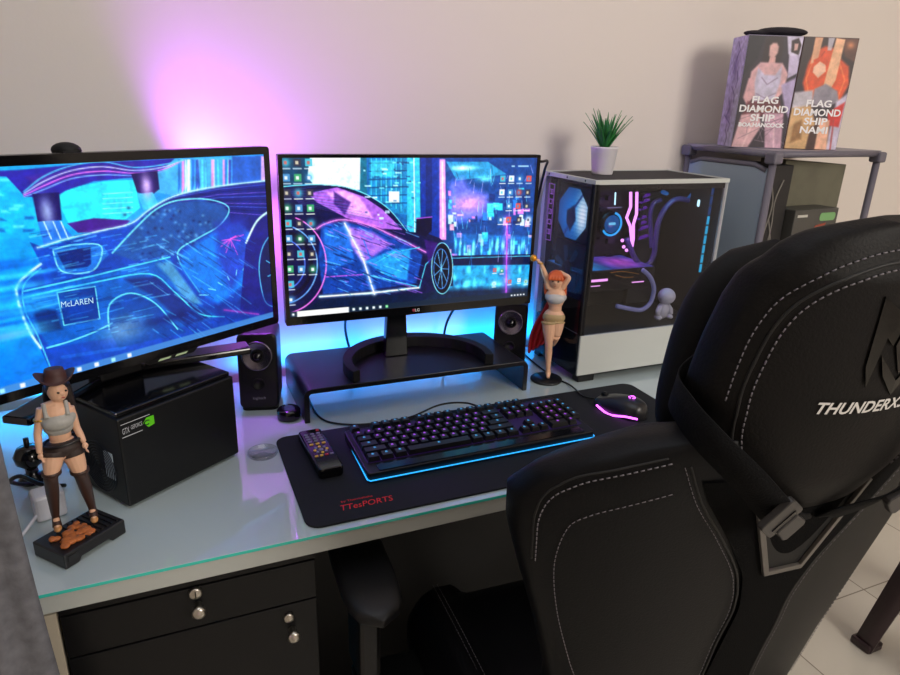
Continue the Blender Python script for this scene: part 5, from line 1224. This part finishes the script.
mb.tube(*limb([Lh, Lh.lerp(Lk, .5), Lk, Lk.lerp(la, .4)-F*.003, la], [.0180, .0145, .0088, .0082, .0046]))
mb.tube(*limb([Rh, Rh.lerp(Rk, .5), Rk], [.0176, .0142, .0092])); mb.tube(*limb([Rk, Rk.lerp(ra, .5), ra, ra-F*.02+Vector((0, 0, .004))], [.0090, .0080, .0050, .003]))
mb.tube([la, la.lerp(ft, .6)-F*.002, ft+F*.008+Vector((0, 0, .001))], [.0052, .0062, .0035], n=12)
mb.ball(pel, (.0238, .0160, .0210), RR, n=20); mb.ball(wst, (.0142, .0112, .0250), RR, n=18); mb.ball(chs.lerp(wst, .4), (.0180, .013, .018), RR, n=18); mb.ball(chs, (.0225, .0145, .0220), RR, n=20); mb.ball(chs+F*.0095-Vector((0, 0, .003)), (.0190, .0095, .0105), RR, n=18)
shl, shr = J(205, 205), J(262, 203); mb.tube([shl, chs+Vector((0, 0, .017)), shr], [.0072, .0095, .0072], n=12); mb.tube([chs+Vector((0, 0, .015)), nk2, hd2], [.0078, .0055, .006], n=12)
head_parts(J, F, mb, hd2, .0170, F)
le, lw = J(190, 140), J(168, 92, .004); re, rw = J(290, 160, .004), J(250, 132, -.012)
for a_, b_, c_ in ((shl, le, lw), (shr, re, rw)): mb.tube(*limb([a_, a_.lerp(b_, .5), b_, b_.lerp(c_, .5), c_], [.0070, .0065, .0053, .0050, .0036], 12))
hand(mb, lw, (J(150, 80, .008)-lw).normalized(), F); hand(mb, rw, (hd2+Vector((0, 0, .016))-rw).normalized(), F)
mb.build('body', skin, f2, remesh=.0010, smooth_it=2); face(f2, hd2, .0170, F)
oh = mat('orange_hair', (206, 92, 42), .45, noise=.4, nscale=160, stretch=(6, 6, 1)); hr = MB(); hr.ball(hd2-F*.005+Vector((0, 0, .004)), (.0185, .0170, .0190), RR, n=20)
for k in range(14):
    a = PI*(k/13); x = math.cos(a)*.0165; hr.tube(spline([hd2+S*x-F*.003+Vector((0, 0, .008)), hd2+S*(x*1.25)-F*(.004+.010*math.sin(a))-Vector((0, 0, .014)), hd2+S*(x*1.25+.003)-F*(.002+.014*math.sin(a))-Vector((0, 0, .034+.004*(k % 3)))], 5), [.0050]*6+[.0040]*3+[.0025]*2, n=8)
for k in range(5): x = -.012+.006*k; hr.tube(spline([hd2+S*(x*.5)+Vector((0, 0, .019)), hd2+S*x+F*.0125+Vector((0, 0, .012)), hd2+S*(x*1.2)+F*.0145+Vector((0, 0, .004))], 4), .0034, n=7)
hr.build('hair', oh, f2, remesh=.0014)
tp = MB(); tp.ball(chs-Vector((0, 0, .001)), (.0238, .0160, .0150), RR, n=22); tp.ball(chs+F*.0100-Vector((0, 0, .003)), (.0202, .0108, .0118), RR, n=20)
tp.build('halter_top', mat('pale_grey_cloth', (186, 184, 184), .5), f2, remesh=.0012)
sh = MB(); sh.ball(pel, (.0250, .0172, .0165), RR, n=22); sh.tube([Lh, Lh.lerp(Lk, .08)], [.0190, .0184], n=16); sh.tube([Rh, Rh.lerp(Rk, .08)], [.0188, .0182], n=16); sh.build('shorts', mat('sand_cloth', (176, 150, 106), .6), f2, remesh=.0012)
P = []
pa = [J(204, 252, -.008), J(178, 300, -.010), J(148, 350, -.014), J(126, 405, -.016), J(118, 475, -.018)]
pb = [J(255, 262, -.016), J(240, 320, -.018), J(232, 360, -.020), J(215, 410, -.020), J(185, 432, -.016)]
pa = spline(pa, 6); pb = spline(pb, 6)
for i, (a_, b_) in enumerate(zip(pa, pb)):
    t_ = i/(len(pa)-1); P.append([a_.lerp(b_, k/18)+F*(.006*t_*math.sin(k*1.35)-.004)+Vector((0, 0, -.004*t_*abs(math.sin(k*.7)))) for k in range(19)])
MB().grid(P).build('cape', mat('red_cape', (168, 26, 28), .5), f2, thick=.0016)
gp = J(142, 76, .008); MB().ball(gp, .0075, n=16).build('gold_ball', mat('gold', (220, 150, 50), .3, .7, emit=(230, 150, 40), es=.1), f2)
MB().tube([lw.lerp(le, .12)+S*(.0060*math.cos(a))+F*(.0060*math.sin(a)) for a in np.linspace(0, 2*PI, 16, endpoint=False)], .0014, n=6, closed=True).build('bracelet', mat('brass', (200, 150, 60), .3, .8), f2)
MB().tube([shl.lerp(chs, .3)+Vector((0, 0, .0)), J(180, 150, .01), J(172, 118, .012)], .0012, n=6).build('bead_string', mat('bead_white', (215, 205, 190), .4), f2)

# --------------------------------------------------- adapter + cable clutter
ad = thing('power_adapter', 'small white power adapter behind the hatted figurine', 'adapter', (.296, .185, .7503))
MB().box((.298, .188, .7503+.020), (.040, .036, .040), rotm(.3)).build('body', mat('adapter_white', (206, 206, 214), .4), ad, bevel=.004)
MB().tube(spline([(.286, .172, .764), (.276, .150, .758), (.262, .12, .7535), (.24, .09, .7535), (.20, .05, .7535)], 6), .0024, n=8).build('lead', mat('adapter_white', (206, 206, 214), .4), ad)
tag(MB().tube(spline([(.31, .26, .7535), (.285, .235, .775), (.262, .225, .800), (.245, .24, .785), (.262, .28, .757), (.29, .33, .7535), (.30, .42, .7535), (.26, .55, .7535)], 8), .0032, n=8).build('power_cable', blk), 'looped black cable on the glass behind the hatted figurine', 'cable')
jar = thing('round_gadget', 'small black rounded gadget between curtain and figurine', 'gadget', (.262, .30, .7503))
MB().lathe([(0, 0), (.020, 0), (.022, .003), (.017, .008), (.009, .014), (.009, .024), (.020, .034), (.022, .046), (.016, .058), (0, .062)], (.262, .30, .7503), n=28).build('body', blk_gloss, jar)
MB().tube([(.262, .30, .7503+.058), (.262, .30, .7503+.075)], .004, n=10).build('stem', blk, jar)
# cables seen through the riser and hanging from the right monitor
tag(MB().tube(spline([(.845, .486, .985), (.842, .52, .94), (.845, .575, .86), (.860, .575, .79), (.875, .53, .7535), (.88, .56, .7535)], 8), .003, n=8).build('monitor_cable', blk), 'black cable hanging behind the left half of the right monitor', 'cable')
tag(MB().tube(spline([(1.12, .486, .985), (1.115, .53, .93), (1.095, .578, .85), (1.09, .575, .79), (1.11, .52, .7535), (1.14, .56, .7535)], 8), .003, n=8).build('monitor_cable', blk), 'black cable hanging behind the right half of the right monitor', 'cable')
